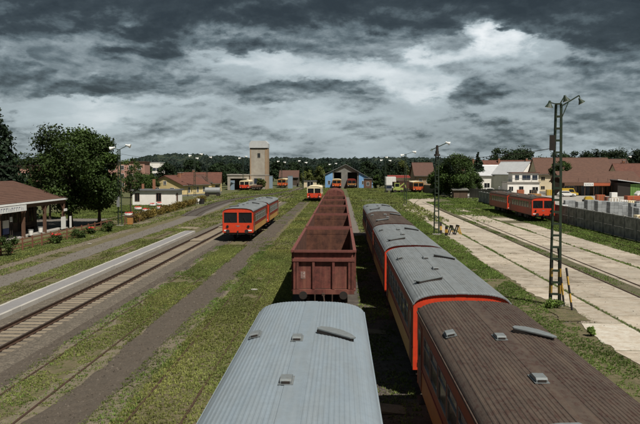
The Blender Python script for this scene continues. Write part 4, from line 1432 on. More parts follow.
while y < 71.6:                                                 # the letters are too worn in the photograph to be read
    wd = rr.uniform(.30, .44)
    strokes.box(.061, .072, y, y + .07, 2.84, 3.16)
    k = rr.randrange(4)
    if k != 1: strokes.box(.061, .072, y + .071, y + wd, 3.09, 3.16)
    if k != 2: strokes.box(.061, .072, y + wd - .07, y + wd, 2.92 if k == 3 else 2.84, 3.089)
    if k == 0: strokes.box(.061, .072, y + .071, y + wd - .071, 2.97, 3.03)
    y += wd + .2
strokes.build('lettering', 'letter', sg)


def board(label, x, y, z, w, h, m='white_paint', legs=True, low=None):
    t = thing('notice_board', label, 'notice board', (x, y, 0))
    MB().box(-.03, .03, -w / 2, w / 2, z, z + h).build('panel', m, t)
    if low: MB().box(-.03, .03, -w / 2, w / 2, z - low, z - .005).build('lower_panel', 'blue_poster', t)
    if legs:
        for s in (-1, 1): MB().box(-.03, .03, s * (w / 2 - .05) - .03, s * (w / 2 - .05) + .03, 0, z - .001 - (low or 0)).build('leg', 'black_iron', t)
    return t


board('white and blue timetable board under the station canopy', -32.6, 71.2, 1.05, 1.3, .75, low=.6)
board('small white notice hanging under the canopy left of the first post', -31.7, 70.4, 1.75, .5, .45)
board('white display board left of the last canopy post', -31.0, 82.0, .12, 1.25, 1.35)
board('narrow white display board right of the last canopy post', -30.9, 83.9, .12, .5, 1.3)
board('little white sign fixed high on the last canopy post', -31.12, 83.0, 2.05, .85, .28, legs=False)
for (x, y, lb) in ((-31.0, 73.2, 'white litter bin at the foot of the first canopy post'), (-31.4, 76.6, 'white litter bin between the first two canopy posts')):
    t = thing('litter_bin', lb, 'litter bin', (x, y, .1), 0, 'white bins under the canopy')
    MB().tube((0, 0, .08), (0, 0, .62), .20, .25, 12).build('bin_body', 'white_paint', t)
    MB().tube((0, 0, .62), (0, 0, .67), .27, .27, 12).build('rim', 'light_metal', t)
    MB().tube((0, 0, 0), (0, 0, .08), .12, .12, 8).build('foot', 'black_iron', t)
bn = thing('bench', 'dark bench against the station wall under the canopy', 'bench', (-33.9, 79.8, .12))
for k in range(3): MB().box(-.2 + k * .15, -.08 + k * .15, -1.0, 1.0, .42, .46).build('slat', 'wood', bn)
for k in range(2): MB().box(-.28, -.25, -1.0, 1.0, .6 + k * .16, .72 + k * .16).build('slat', 'wood', bn)
for s in (-.8, .8): MB().box(-.25, .2, s - .03, s + .03, 0, .41).build('leg', 'black_iron', bn)

# picket fence in front of the station, rust brown
fe = thing('picket_fence', 'low rust brown timber fence before the station', 'fence', (0, 0, 0))
fpost = MB().box(-.05, .05, -.05, .05, -.1, 1.12).mesh('post', 'wood_fence')
fpick = MB().box(-.012, .012, -.04, .04, .18, .98).mesh('slat', 'wood_fence')
y = 46.0
while y < 84:
    x = -27.0 + (y - 46) * .024
    link('post', fpost, fe, (x, y, 0))
    for z in (.30, .62, .95): MB().box(x - .02, x + .02, y + .052, y + 1.84, z - .045, z + .045).build('rail', 'wood_fence', fe)
    y += 1.9
f2 = thing('picket_fence', 'short rust brown fence piece right of the station lamp mast', 'fence', (0, 0, 0))
for k in range(6):
    link('post', fpost, f2, (-26.0, 88.6 + k * 1.3, 0))
    if k < 5:
        for z in (.3, .62, .95): MB().box(-26.02, -25.98, 88.652 + k * 1.3, 89.848 + k * 1.3, z - .045, z + .045).build('rail', 'wood_fence', f2)
ws_ = thing('utility_cabinet', 'small ochre cabinet at the foot of the station lamp mast', 'cabinet', (-25.6, 89.4, 0))
MB().box(-.3, .3, -.25, .25, .08, .95).build('case', 'ochre', ws_)
MB().box(-.33, .33, -.28, .28, .95, 1.0).build('lid', 'black_iron', ws_)
MB().box(-.28, .28, -.2, .2, 0, .08).build('plinth', 'concrete', ws_)


# white planters with red flowers on the station lawn
def planter(label, x, y, group='white planters with red flowers'):
    t = thing('flower_planter', label, 'flower planter', (x, y, 0), R.uniform(-.2, .2), group)
    mb = MB()
    mb.slab([(math.cos(a) * .62, math.sin(a) * .62) for a in [2 * math.pi * k / 12 for k in range(12)]], .30, .55)
    mb.tube((0, 0, 0), (0, 0, .30), .30, .55, 12)
    mb.build('bowl', 'white_paint', t)
    V, T = leaf_cloud([(R.uniform(-.42, .42), R.uniform(-.42, .42), .62, .20, .6, .4) for _ in range(9)], 40, .07)
    link('flowers', npmesh('flowers', V, np.arange(len(V)), 4, ['flower_red'], T), t)
    return t


for x, y, lb in [(-29.9, 103.6, 'white flower bowl nearest the thin tree trunk'), (-32.8, 119, 'white flower bowl behind and right of the thin tree'),
                 (-30.0, 113.5, 'white flower bowl in the middle of the lawn edge'), (-33.4, 130.5, 'white flower bowl close before the white low house'),
                 (-33.0, 134.0, 'white flower bowl under the middle window of the white low house'), (-29.6, 120.8, 'white flower bowl on the path right of the lawn')]:
    planter(lb, x, y)
pth = MB()
pp = [(-34.5, 101), (-31.6, 107), (-31.3, 114), (-30.6, 122), (-29.6, 129), (-28.6, 134)]
for i in range(len(pp) - 1):
    a, b = pp[i], pp[i + 1]
    pth.poly([(a[0] - .6, a[1], .02), (a[0] + .6, a[1], .02), (b[0] + .6, b[1], .02), (b[0] - .6, b[1], .02)])
pth.build('lawn_path', 'path')['kind'] = 'structure'
MB().box(-44, -31.2, 86, 100, .008, .022).build('forecourt', 'path')['kind'] = 'structure'


# ------------------------------------------------------------------ left side buildings
wh = flat_house('white single storey house with flat dark roof on the station lawn', 'low_house', (-34.5, 139.0, 0), 0, 8.0, 5.8, 2.7, 'white_wall', 'flat_roof', .35, cat='house',
                wins=[('-y', .9, .85, .8, 1.35, 'glass', 'pole_brown'), ('-y', -3.1, .85, .75, 1.35, 'glass', 'pole_brown'), ('+x', -1.6, .8, .9, 1.4, 'glass', 'pole_brown')])
MB().box(-.65, -.2, -1.2, -.75, 2.93, 4.8).build('chimney', 'brick', wh)
MB().box(-3.3, -2.9, 1, 1.4, 2.93, 3.9).build('chimney', 'brick', wh)
gable_house('yellow gabled house behind the white low house', 'gabled_house', (-40.6, 186, 0), -.35, 9.2, 13, 2.9, 4.9, 'yellow_wall', 'tile_red', along='y', over=.5,
            wins=[('-y', -2.2, .8, 1.0, 1.3), ('-y', 2.0, .8, 1.0, 1.3), ('-y', 0, 2.9, .7, .8), ('+x', -3, .9, .9, 1.3), ('+x', 1, .9, .9, 1.3), ('+x', 4, .9, .9, 1.3)],
            chimneys=[(1.2, -2, 4.0, 5.7, .3), (-1.2, 3, 4.0, 5.7, .3)])
gable_house('second yellow house with red tiled roof left of the grain tower', 'gabled_house', (-38.6, 204, 0), .12, 11, 9, 3.0, 5.5, 'yellow_wall', 'tile_red', along='x', over=.5,
            wins=[('-y', -4.2, .9, .9, 1.4), ('-y', -1.2, .9, .9, 1.4), ('-y', 2, .9, .9, 1.4), ('-y', 4.6, .9, .9, 1.4)], chimneys=[(-2, .8, 4.8, 6.3, .3)])
gable_house('small yellow lean gable between the two yellow houses', 'gabled_house', (-37.8, 198, 0), -.2, 5.0, 6, 3.2, 4.9, 'yellow_wall', 'tile_dull', along='y', over=.3,
            wins=[('-y', .6, .9, .9, 1.5, 'glass', 'pole_brown')])
ap = flat_house('white flat roofed block with blue window bands beyond the trees', 'apartment_block', (-90, 352, 0), .05, 10, 12, 9.4, 'white_wall', 'tin', .15)
for z in (3.0, 5.6):
    for k in range(6): win(ap, '-y', -4.0 + k * 1.6, z, 1.3, 1.3, -6, 'glass_blue', 'grey_wall')
pk = flat_house('salmon pink flats half hidden by the thin tree', 'apartment_block', (-63.5, 222, 0), .1, 10.5, 10, 8.6, 'pink_wall', 'tile_dull', .3)
for z in (1.4, 4.0, 6.4):
    for k in range(4): win(pk, '-y', -3.8 + k * 2.5, z, 1.0, 1.2, -5, 'glass', 'white_paint')
bk = flat_house('reddish flats with balconies behind the station roof', 'apartment_block', (-73, 174, 0), .15, 12, 10, 7.4, 'pink_wall', 'tile_dull', .4)
for z in (1.6, 4.4):
    for k in range(5): win(bk, '-y', -5 + k * 2.5, z, 1.1, 1.3, -5, 'glass', 'white_paint')
for x in (-3.7, 1.2):
    for z in (1.3, 4.1):
        MB().box(x - 1.1, x + 1.1, -6.0, -5.07, z - .22, z - .10).build('balcony_floor', 'concrete', bk)
        MB().box(x - 1.1, x + 1.1, -6.05, -5.99, z - .2, z + .8).build('balcony_rail', 'silo_edge', bk)

# parked tank wagon-like pale car by the yellow houses
tk_ = thing('tank_trailer', 'pale tank trailer parked before the second yellow house', 'trailer', (-31.2, 180, 0), .05)
MB().tube((-1.8, 0, 1.35), (1.8, 0, 1.35), .85, n=16).build('tank', 'light_metal', tk_)
MB().box(-1.9, 1.9, -.7, .7, .42, .62).build('chassis', 'black_iron', tk_)
for x in (-1.3, 1.3):
    for y in (-.75, .75): MB().tube((x, y - .1, .4), (x, y + .1, .4), .4, n=12).build('wheel', 'black_iron', tk_)
for x, y, lb, m_ in ((-27.5, 142, 'white marker drum by the hedge end', 'white_paint'), (-26.6, 141.5, 'black marker drum beside the white one by the hedge end', 'blk_paint')):
    t = thing('marker_drum', lb, 'drum', (x, y, 0))
    MB().tube((0, 0, 0), (0, 0, .95), .42, n=14).build('drum', m_, t)
    MB().tube((0, 0, .95), (0, 0, 1.0), .45, n=14).build('rim', m_, t)
    MB().tube((0, 0, .45), (0, 0, .50), .44, n=14).build('hoop', m_, t)

# grain tower and its shed
gt = thing('grain_tower', 'tall beige grain tower with white hipped cap', 'tower', (-25.9, 236, 0))
MB().box(-2.35, 2.0, -2.5, 2.5, 0, 13.0).build('shaft', 'silo_wall', gt)
MB().box(2.003, 2.85, -2.55, 2.55, 0, 13.0).build('corner_pier', 'silo_edge', gt)
MB().box(-2.75, -2.353, -2.55, 2.55, 0, 13.0).build('corner_pier', 'silo_edge', gt)
MB().box(-2.8, 2.9, -2.6, 2.6, 4.55, 4.85).build('string_course', 'concrete', gt)
MB().prism([(-2.9, 13.2), (-2.9, 14.6), (-2.3, 15.4), (2.3, 15.4), (2.95, 14.6), (2.95, 13.2)], -2.8, 2.8).build('cap', 'tin', gt)
MB().box(-2.7, 2.75, -2.62, 2.62, 12.9, 13.22).build('eave_band', 'black_iron', gt)
win(gt, '-y', .1, 10.2, .75, 1.3, -2.5, 'glass', 'grey_wall')
win(gt, '-y', -.2, 2.0, 2.4, 1.6, -2.5, 'glass_blue', 'grey_wall')
sh = thing('tower_shed', 'flat concrete loading shed with dark open door beside the tower', 'shed', (-32.2, 237, 0))
mb = MB()
mb.box(-3.5, -2.6, -4, 4, 0, 4.6).box(2.6, 3.3, -4, 4, 0, 4.6).box(-2.6, 2.6, -4, 4, 3.6, 4.6).box(-2.6, 2.6, 3.6, 4, 0, 3.6)
mb.build('wall', 'silo_wall', sh)
MB().box(-3.7, 3.45, -4.2, 4.2, 4.6, 4.95).build('parapet', 'concrete', sh)
MB().box(-2.58, -1.2, -4.06, -3.98, 0, 3.0).build('door', 'grey_blue', sh)
MB().box(1.3, 2.58, -4.06, -3.98, 0, 3.0).build('door', 'grey_blue', sh)
for x, y, lb in ((-24.0, 252, 'pale blue shed door post left of the far orange railbus'), (-17.2, 252, 'pale blue shed door post right of the far orange railbus')):
    t = thing('gate_pillar', lb, 'shed door', (x, y, 0))
    MB().box(-.8, .8, -.3, .3, 0, 4.2).build('leaf', 'grey_blue', t)
    MB().box(-.9, .9, -.35, .35, 4.2, 4.35).build('lintel', 'grey_wall', t)
gable_house('low dull tiled building behind the far orange railbus', 'long_building', (-19.4, 280, 0), 0, 7, 8, 3.6, 5.8, 'dark_wall', 'tile_dull', wins=[('-y', 0, 1, 1, 1.4)], cat='building')
flat_house('little white kiosk right of the grain tower', 'kiosk', (-26.5, 250, 0), 0, 2.2, 2, 1.5, 'white_wall', 'tin', .15, wins=[('-y', 0, .5, .8, .6)])
flat_house('small pale signal hut between the tracks and the depot', 'signal_hut', (-10.8, 262, 0), 0, 4.4, 3, 2.2, 'cream_wall', 'flat_roof', .2, wins=[('-y', 0, .3, 2.0, 1.7)])

# blue engine depot: grey middle hall, blue wings
dp = thing('engine_depot', 'grey gabled engine depot with bright blue wings', 'depot', (1.4, 263, 0))
mb = MB()
for a, b in ((-4.3, -3.9), (-1.3, .9), (4.3, 4.8)): mb.box(a, b, -4, 4, 0, 5.4)
mb.box(-4.3, 4.8, 3.6, 4, 0, 5.4)
mb.prism([(-4.3, 5.4), (.25, 8.0), (4.8, 5.4)], -4, 4)
mb.build('wall', 'grey_wall', dp)
MB().prism([(-6.9, 0), (-6.9, 4.4), (-4.303, 5.5), (-4.303, 0)], -4.2, 4).build('blue_wing', 'blue_wall', dp)
MB().prism([(4.803, 0), (4.803, 5.4), (9.6, 2.6), (9.6, 0)], -4.2, 4).build('blue_wing', 'blue_wall', dp)
win(dp, '-y', -5.5, 1.2, .8, 1.3, -4.2)
win(dp, '-y', 6.4, 1.3, .9, 1.1, -4.2)
r = MB()
r.prism([(.25, 8.05), (-7.6, 4.3), (-7.6, 4.5), (.25, 8.3)], -4.6, 4.4).prism([(.25, 8.05), (10.2, 2.4), (10.2, 2.6), (.25, 8.3)], -4.6, 4.4)
r.build('roof', 'flat_roof', dp)
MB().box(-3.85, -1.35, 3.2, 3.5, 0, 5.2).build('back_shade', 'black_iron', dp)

# road machine, container and shed beyond the apron
mc = thing('road_rail_digger', 'yellow-green road rail digger standing in the grass', 'digger', (15.6, 206, 0), .1)
MB().box(-1.3, 1.5, -.9, .9, .75, 1.45).build('chassis', 'machine_green', mc)
MB().box(-.9, .5, -.8, .8, 1.45, 2.75).build('cab', 'machine_green', mc)
MB().box(-.75, .35, -.82, -.80, 1.75, 2.6).build('pane', 'glass', mc)
MB().bar((.5, 0, 1.6), (1.9, 0, 2.7), .28).bar((1.9, 0, 2.7), (2.5, 0, 1.2), .22).build('boom', 'machine_green', mc)
MB().box(2.2, 2.8, -.4, .4, .7, 1.2).build('bucket', 'black_iron', mc)
for x in (-.8, 1.0):
    for y in (-.85, .85): MB().tube((x, y - .15, .48), (x, y + .15, .48), .48, n=14).build('wheel', 'black_iron', mc)
lt = thing('work_trailer', 'pale grey work trailer left of the yellow-green digger', 'trailer', (13.3, 207, 0))
MB().box(-.9, .9, -1, 1, .7, 2.2).build('body', 'grey_wall', lt)
MB().box(-.7, .7, -1.02, -1.0, 1.3, 2.0).build('pane', 'glass_blue', lt)
for x in (-.7, .7): MB().tube((x, -.9, .4), (x, -.7, .4), .4, n=12).build('wheel', 'black_iron', lt)
ct = thing('white_container', 'white box container behind the digger', 'container', (16.2, 246, 0))
MB().box(-1.7, 1.7, -3, 3, .3, 4.0).build('box', 'white_paint', ct)
for k in range(6): MB().box(-1.6 + k * .6, -1.5 + k * .6, -3.04, -3.0, .35, 3.9).build('rib', 'lamp_white', ct)
for x in (-1.4, 1.4): MB().box(x - .15, x + .15, -3, 3, 0, .3).build('skid', 'black_iron', ct)
gable_house('long white hall with flat dark red roof behind the goods vans', 'long_hall', (19.5, 254, 0), 0, 7, 9, 3.6, 4.2, 'cream_wall', 'red_dull', wins=[('-y', -2, 1, .9, 1.6), ('-y', 1, 1, .9, 1.6)], cat='building')
flat_house('brick coloured hut behind the white container', 'hut', (9.0, 250, 0), 0, 2.6, 3, 3.2, 'pole_brown', 'flat_roof', .2, wins=[('-y', 0, 1, .8, 1.2)])

# ------------------------------------------------------------------ right side: concrete wall of posts and panels
wl = thing('concrete_wall', 'long dark concrete wall of posts and stacked panels', 'wall', (28.0, 0, 0))
pm_ = MB().box(-.035, .035, .09, 2.91, 0, .98).mesh('panel', 'concrete_dark')
po_ = MB().chbox(-.11, .11, -.09, .09, 0, 2.25, .03).mesh('post', 'concrete_dark')
cp_ = MB().box(-.06, .06, .091, 2.909, 0, .14).mesh('coping', 'concrete_dark')
y = 44.0
while y < 150:
    link('post', po_, wl, (0, y, 0)).rotation_euler = (R.uniform(-.006, .006), R.uniform(-.012, .012), 0)
    for k in range(2):
        o = link('panel', pm_, wl, (R.uniform(-.015, .015), y, .03 + k * 1.0))
        o.rotation_euler = (0, R.uniform(-.008, .008), R.uniform(-.004, .004))
    link('coping', cp_, wl, (0, y, 2.02))
    y += 3.0


def fence_run(label, a, b, h, m, sp=.32, name='board_fence'):
    t = thing(name, label, 'fence', (a[0], a[1], 0), math.atan2(b[1] - a[1], b[0] - a[0]))
    L = math.hypot(b[0] - a[0], b[1] - a[1])
    me = MB().box(.012, sp - .012, -.02, .02, .05, h).mesh('board', m)
    me2 = MB().box(-.06, .06, .02, .14, 0, h + .1).mesh('post', m)
    n = int(L / sp)
    for k in range(n):
        o = link('board', me, t, (k * sp, R.uniform(-.01, .01), R.uniform(-.04, .04)))
    for k in range(int(L / 2.6) + 1): link('post', me2, t, (k * 2.6, 0, 0))
    for z in (.4, h - .3): MB().box(0, L, .021, .08, z, z + .1).build('rail', m, t)
    return t


fence_run('weathered grey fence between the timber shed and the apron trees', (29.6, 172), (36.5, 160), 2.2, 'weathered', .4)
fence_run('grey green fence left of the round tree', (22.6, 206), (26.6, 181), 2.3, 'weathered', .4)

ts = thing('timber_shed', 'small brown timber shed with pale roof under the round tree', 'shed', (26.9, 169.0, 0))
MB().box(-1.55, 1.55, -1.2, 1.2, 0, 1.85).build('wall', 'wood', ts)
for k in range(10): MB().box(-1.54 + k * .308, -1.27 + k * .308, -1.24, -1.2, .05, 1.8).build('plank', 'wood', ts)
MB().prism([(-1.5, 1.86), (1.6, 2.2), (1.6, 2.32), (-1.5, 1.98)], -1.85, 1.85, axis='x').build('roof', 'weathered', ts)
gable_house('tall ochre house with hipped brown roof left of the round tree', 'tall_house', (25.6, 236, 0), .1, 6, 7, 5.0, 8.4, 'silo_edge', 'tile_dull', along='x', over=.6, wins=[('-y', -1.2, 2.2, .8, 1.4), ('-y', 1.2, 2.2, .8, 1.4)])

# builders' yard halls and houses
gable_house('long white hall with white sheet roof at the left of the yard', 'white_hall', (46, 236, 0), .0, 12.5, 16, 4.6, 7.6, 'white_wall', 'tin', along='x', over=.3, cat='hall',
            wins=[('-y', -4.5, .9, 1.6, 1.4), ('-y', -1.5, .9, 1.6, 1.4), ('-y', 1.5, .9, 1.6, 1.4)])
gable_house('white gabled house with steep white roof side', 'white_house', (52.5, 226, 0), .62, 7.5, 11, 5.2, 8.6, 'white_wall', 'tin', along='y', over=.4, wins=[('-y', 0, 5.2, .9, .9), ('-y', -1.8, 1.5, .9, 1.4), ('-y', 1.8, 1.5, .9, 1.4)])
of = flat_house('white two storey yard office with dark doorway and red flat roof edge', 'yard_office', (47.0, 196, 0), .02, 8.2, 6, 3.1, 'white_wall', 'concrete', .25, cat='office',
                wins=[('-y', -.6, .2, 1.0, 1.9, 'glass', 'grey_wall'), ('-y', -3.2, 1.0, 1.0, 1.1), ('-y', 3.0, 1.0, 1.4, 1.0)])
MB().box(-2.6, 4.1, -1.8, 2.6, 3.33, 5.6).build('upper_storey', 'white_wall', of)
MB().box(-2.9, 4.4, -2.1, 2.9, 5.602, 5.8).build('upper_roof', 'tile_red', of)
for x, w_ in ((-1.4, .9), (1.0, 2.0), (3.2, 1.2)): win(of, '-y', x, 3.9, w_, 1.1, -1.8, 'glass_blue', 'grey_wall')
for x in (-4.0, -2, 0, 2, 4.0):
    MB().box(x - .03, x + .03, -3.2, -3.14, 3.33, 4.15).build('balcony_post', 'grey_wall', of)
MB().box(-4.2, 4.2, -3.2, -3.14, 4.15, 4.22).build('balcony_rail', 'grey_wall', of)
ch = gable_house('cream two storey house with big brown roof behind the lattice mast', 'cream_house', (64.5, 212, 0), 0, 20.5, 9, 5.6, 9.6, 'cream_wall', 'tile_brown', along='x', over=.5,
                 wins=[('-y', -8.6, 3.5, 1.0, .9, 'glass', 'cream_wall'), ('-y', -8.6, 1.0, 1.0, .9, 'glass', 'cream_wall'), ('-y', -5.6, 3.5, 1.0, .9, 'glass', 'cream_wall')])
MB().box(-10.55, -10.25, -5.0, 5.0, 5.2, 5.5).build('gable_trim', 'white_paint', ch)
gable_house('brown roofed house end with a cream chimney strip beyond the shop', 'back_house', (79.2, 218, 0), 0, 6.5, 9, 5.4, 9.3, 'cream_wall', 'tile_dull', along='x', over=.4, wins=[('-y', 0, 3, 1, 1.2)], chimneys=[(1.8, -2, 7, 9.0, .3)])
gable_house('large brown tiled roof at the right edge behind the green shed', 'right_house', (84, 202, 0), 0, 22, 9, 4.4, 7.9, 'cream_wall', 'tile_red', along='x', over=.4, wins=[('-y', -6, 2, 1, 1.2)], chimneys=[(-2.6, -2.5, 5.4, 8.0, .35)])
gable_house('tall brown roof corner farthest right', 'right_house', (95, 215, 0), 0, 10, 10, 7.2, 10.4, 'cream_wall', 'tile_dull', along='x', over=.4, wins=[('-y', -3, 4, 1, 1.2)])
for x, y, w_, lb in ((53.5, 262, 9, 'low red roofed house behind the white hall, the left one'), (63.0, 262, 9, 'low red roofed house left of the cream house'), (45.5, 268, 7, 'dull roofed house beside the conifer')):
    gable_house(lb, 'red_roof_house', (x, y, 0), R.uniform(-.1, .1), w_, 8, 6.2, 9.4, 'cream_wall', 'tile_red', along='x', over=.4, wins=[('-y', 0, 3.5, 1, 1.2)], chimneys=[(1.5, -1, 7.5, 10.2, .3)])

# the long shop with a dark front under a low tiled roof
sp_ = thing('shop_building', 'long low shop with dark glass front under a brown tiled roof', 'shop', (64.7, 190, 0))
MB().box(-9.6, 9.6, -1.5, 6, 0, 3.2).build('wall', 'dark_wall', sp_)
sr_ = MB().prism([(-4.4, 3.35), (2.4, 6.1), (6.6, 3.4), (6.6, 3.25), (2.4, 5.9), (-4.4, 3.2)], -10, 10, axis='x').build('roof', 'tile_brown', sp_)
for k in range(9): MB().box(-8.8 + k * 2.2, -8.7 + k * 2.2, -4.3, -4.2, 0, 3.2).build('canopy_post', 'pole_brown', sp_)
for x, w_, z, h_, m_, g_ in ((-7.4, 2.4, .1, 2.2, 'glass', 'white_paint'), (-5.5, 1.0, .1, 2.2, 'glass', 'grey_wall'), (-3.3, 2.0, .1, 2.3, 'glass_blue', 'grey_wall'),
                         (-.6, 1.2, .1, 2.2, 'glass', 'ochre'), (1.4, 1.2, .1, 2.2, 'glass', 'ochre'), (4.2, 1.5, .1, 2.2, 'glass', 'grey_wall'), (7.0, 1.0, .3, 1.8, 'glass', 'cream_wall')):
    win(sp_, '-y', x, z, w_, h_, -1.5, m_, g_)
MB().box(-9.4, -4.7, -4.5, -4.32, 2.55, 3.2).build('fascia', 'pole_brown', sp_)
MB().box(-4.695, -2.3, -4.55, -4.32, 2.45, 3.25).build('white_fascia', 'white_paint', sp_)
MB().box(-2.295, 1.8, -4.5, -4.32, 2.5, 3.2).build('fascia', 'orange_sign', sp_)
MB().box(1.805, 9.6, -4.5, -4.32, 2.6, 3.2).build('fascia', 'black_iron', sp_)
lt_ = MB()
for k in range(5): lt_.box(-4.4 + k * .42, -4.4 + k * .42 + .09, -4.565, -4.552, 2.65, 3.02).box(-4.3 + k * .42, -4.12 + k * .42, -4.565, -4.552, 2.65 + .14 * (k % 3), 2.73 + .14 * (k % 3))
lt_.build('lettering', 'letter', sp_)
for k in range(6): MB().box(-6 + k * 2.4, -5.95 + k * 2.4, -4.3, -4.25, 3.5, 4.4).build('snow_guard', 'black_iron', sp_)

gs = thing('green_shed', 'shed with bright green front and sloping grey roof', 'shed', (70.6, 184.5, 0))
MB().box(-3.4, -.4, -2, 3, 0, 3.3).build('bay_shade', 'black_iron', gs)  # solid black block stands for the shade inside the open bay
MB().box(-.395, 3.0, -2.05, 3, 0, 3.0).build('wall', 'door_green', gs)
for k in range(6): MB().box(-.35 + k * .56, -.33 + k * .56, -2.08, -2.05, .05, 2.95).build('seam', 'green_paint', gs)
MB().prism([(-3.6, 3.95), (3.3, 3.05), (3.3, 3.2), (-3.6, 4.15)], -2.6, 3.2).build('roof', 'tin', gs)


def small_car(label, name, loc, rz, m, van=False, cat='car'):
    t = thing(name, label, cat, loc, rz)
    h = 1.95 if van else 1.42
    side = [(-2.0, .35), (-2.05, .8), (-1.9, h - .1), (-1.75, h), (.9, h), (1.35, .98), (2.0, .86), (2.1, .5), (2.05, .35)] if van else \
        [(-2.0, .35), (-2.05, .75), (-1.85, .92), (-1.35, h), (.25, h), (.95, .92), (1.9, .80), (2.05, .5), (2.0, .35)]
    MB().prism(side, -.82, .82).build('body', m, t)
    for s in (-1, 1):
        g = MB()
        yy = sorted((s * .821, s * .829))
        pts = [(-1.5, 1.0), (-1.25, h - .12), (.2, h - .12), (.75, 1.0)] if not van else [(-.2, 1.05), (-.2, h - .2), (.8, h - .2), (1.15, 1.05)]
        g.prism(pts, yy[0], yy[1])
        g.build('side_window', 'glass', t)
        for x in (-1.25, 1.3):
            wq = MB().tube((x, s * .62, .32), (x, s * .85, .32), .32, n=16).build('wheel', 'black_iron', t)
            MB().tube((x, s * .851, .32), (x, s * .86, .32), .19, n=12).build('rim', 'light_metal', wq)
        MB().box(2.0, 2.09, s * .6 - .16, s * .6 + .16, .62, .76).build('headlight', 'lamp_glass', t)
    return t


small_car('yellow delivery van with a big side window parked before the shop', 'delivery_van', (55.6, 183, 0), .05, 'yellow_box', True, 'van')
small_car('white car parked in front of the yellow van', 'parked_car', (54.0, 179.5, 0), .02, 'white_paint')
small_car('white car standing before the green shed', 'parked_car', (72.6, 180.2, 0), .1, 'white_paint')
small_car('white car parked below the white hall', 'parked_car', (41.2, 205, 0), 0, 'white_paint')
small_car('white van parked left of the yard office', 'delivery_van', (44.2, 200, 0), .1, 'white_paint', True, 'van')
yl = thing('wheel_loader', 'round backed yellow loader in the yard behind the grey blocks', 'loader', (49.5, 150, 0), .0)
yl.scale = (.52, .6, .68)
MB().prism([(-1.5, .5), (-1.5, 1.2), (-1.0, 1.75), (.6, 1.85), (1.2, 1.5), (1.7, 1.1), (1.8, .5)], -.9, .9).build('body', 'yellow_box', yl)
MB().box(-2.1, -1.55, -.9, .9, .15, .9).build('bucket', 'black_iron', yl)
for x in (-.9, 1.1):
    for y in (-.95, .95): MB().tube((x, y - .15, .45), (x, y + .15, .45), .45, n=14).build('wheel', 'black_iron', yl)


def block_stack(label, x, y, nx, ny, nz, m='block_grey', s=(.5, .5, .42), group='stacks of grey building blocks behind the wall'):
    """pallet with separately laid blocks"""
    t = thing('block_stack', label, 'block stack', (x, y, 0), R.uniform(-.05, .05), group)
    me = MB().chbox(-s[0] / 2 + .008, s[0] / 2 - .008, -s[1] / 2 + .008, s[1] / 2 - .008, 0, s[2] - .012, .02).mesh('block', m)
    for k in range(nz):
        for i in range(nx):
            for j in range(ny):
                if 0 < i < nx - 1 and 0 < j < ny - 1 and k < nz - 1: continue
                if k == nz - 1 and R.random() < .12: continue
                o = link('block', me, t, ((i - (nx - 1) / 2) * s[0], (j - (ny - 1) / 2) * s[1], .14 + k * s[2]))
                o.rotation_euler = (0, 0, R.uniform(-.02, .02))
    MB().box(-nx * s[0] / 2, nx * s[0] / 2, -ny * s[1] / 2, ny * s[1] / 2, .09, .135).box(-nx * s[0] / 2, nx * s[0] / 2, -ny * s[1] / 2, -ny * s[1] / 2 + .1, 0, .089).box(-nx * s[0] / 2, nx * s[0] / 2, ny * s[1] / 2 - .1, ny * s[1] / 2, 0, .089).build('pallet', 'pallet', t)
    return t


for (x, y, nx, ny, nz, lb) in [(33.2, 109, 3, 3, 5, 'lowest stack of grey blocks just right of the lattice mast'), (33.7, 104, 4, 3, 5, 'grey block stack second to the right of the lattice mast'),
                               (33.4, 100, 3, 3, 6, 'grey block stack left of the dark gap behind the wall'), (33.8, 97.2, 3, 3, 6, 'block stack standing left beside the widest pale one'),
                               (34.9, 94.4, 5, 3, 6, 'wide pale block stack under the white cartons'), (36.2, 91.4, 4, 3, 6, 'grey block stack right of the wide pale one'),
                               (35.4, 88.2, 3, 3, 5, 'grey block stack near the right picture edge'), (38.6, 95.5, 4, 3, 6, 'grey block stack in the second row at the right edge')]:
    block_stack(lb, x, y, nx, ny, nz)


def crate(label, x, y, w, d, h, m, z=0.0, name='crate', group=None, rib=True):
    t = thing(name, label, 'crate', (x, y, z), R.uniform(-.1, .1), group)
    MB().chbox(-w / 2, w / 2, -d / 2, d / 2, .1, h, .03).build('box', m, t)
    if rib:
        for k in range(3):
            xx = -w / 2 + w * (k + .5) / 3
            MB().box(xx - .05, xx + .05, -d / 2 - .03, -d / 2, .12, h - .04).build('batten', 'pallet', t)
    MB().box(-w / 2, w / 2, -d / 2, d / 2, 0, .098).build('pallet', 'pallet', t)
    return t


crate('red brown brick pallet right of the yellow loader', 50.4, 146, 1.5, 1.6, 1.7, 'orange_sign')
crate('darker red brick pallet between loader and white cartons', 51.2, 143.0, 1.6, 1.6, 1.4, 'rust_red')
crate('white carton stack standing tallest behind the grey blocks', 46.8, 129, 1.5, 1.2, 1.75, 'white_paint', name='carton')
crate('white carton set on top of the tallest white carton', 46.8, 129, 1.0, .9, .95, 'white_paint', 1.76, name='carton', rib=False)
crate('smaller white carton right of the tallest carton stack', 48.5, 129, 1.2, 1.1, 1.4, 'white_paint', name='carton')
crate('cream carton right of the smaller white carton', 50.0, 129.5, 1.2, 1.1, 1.3, 'cream', name='carton')
crate('long stack of red sheets at the right of the yard', 57.5, 143, 6.5, 2, 1.6, 'orange_sign', name='sheet_stack')
crate('dull red stack below the long red sheets', 55.5, 137, 4.5, 2, 1.1, 'rust_red', name='sheet_stack')
crate('ochre timber crate behind the plain red railbus roof', 36.2, 140, 2.2, 1.6, 2.1, 'ochre', name='crate')
crate('pale wrapped pallet behind the concrete wall by the mast', 31.0, 106, 1.8, 1.5, 1.7, 'tin', name='wrapped_pallet')
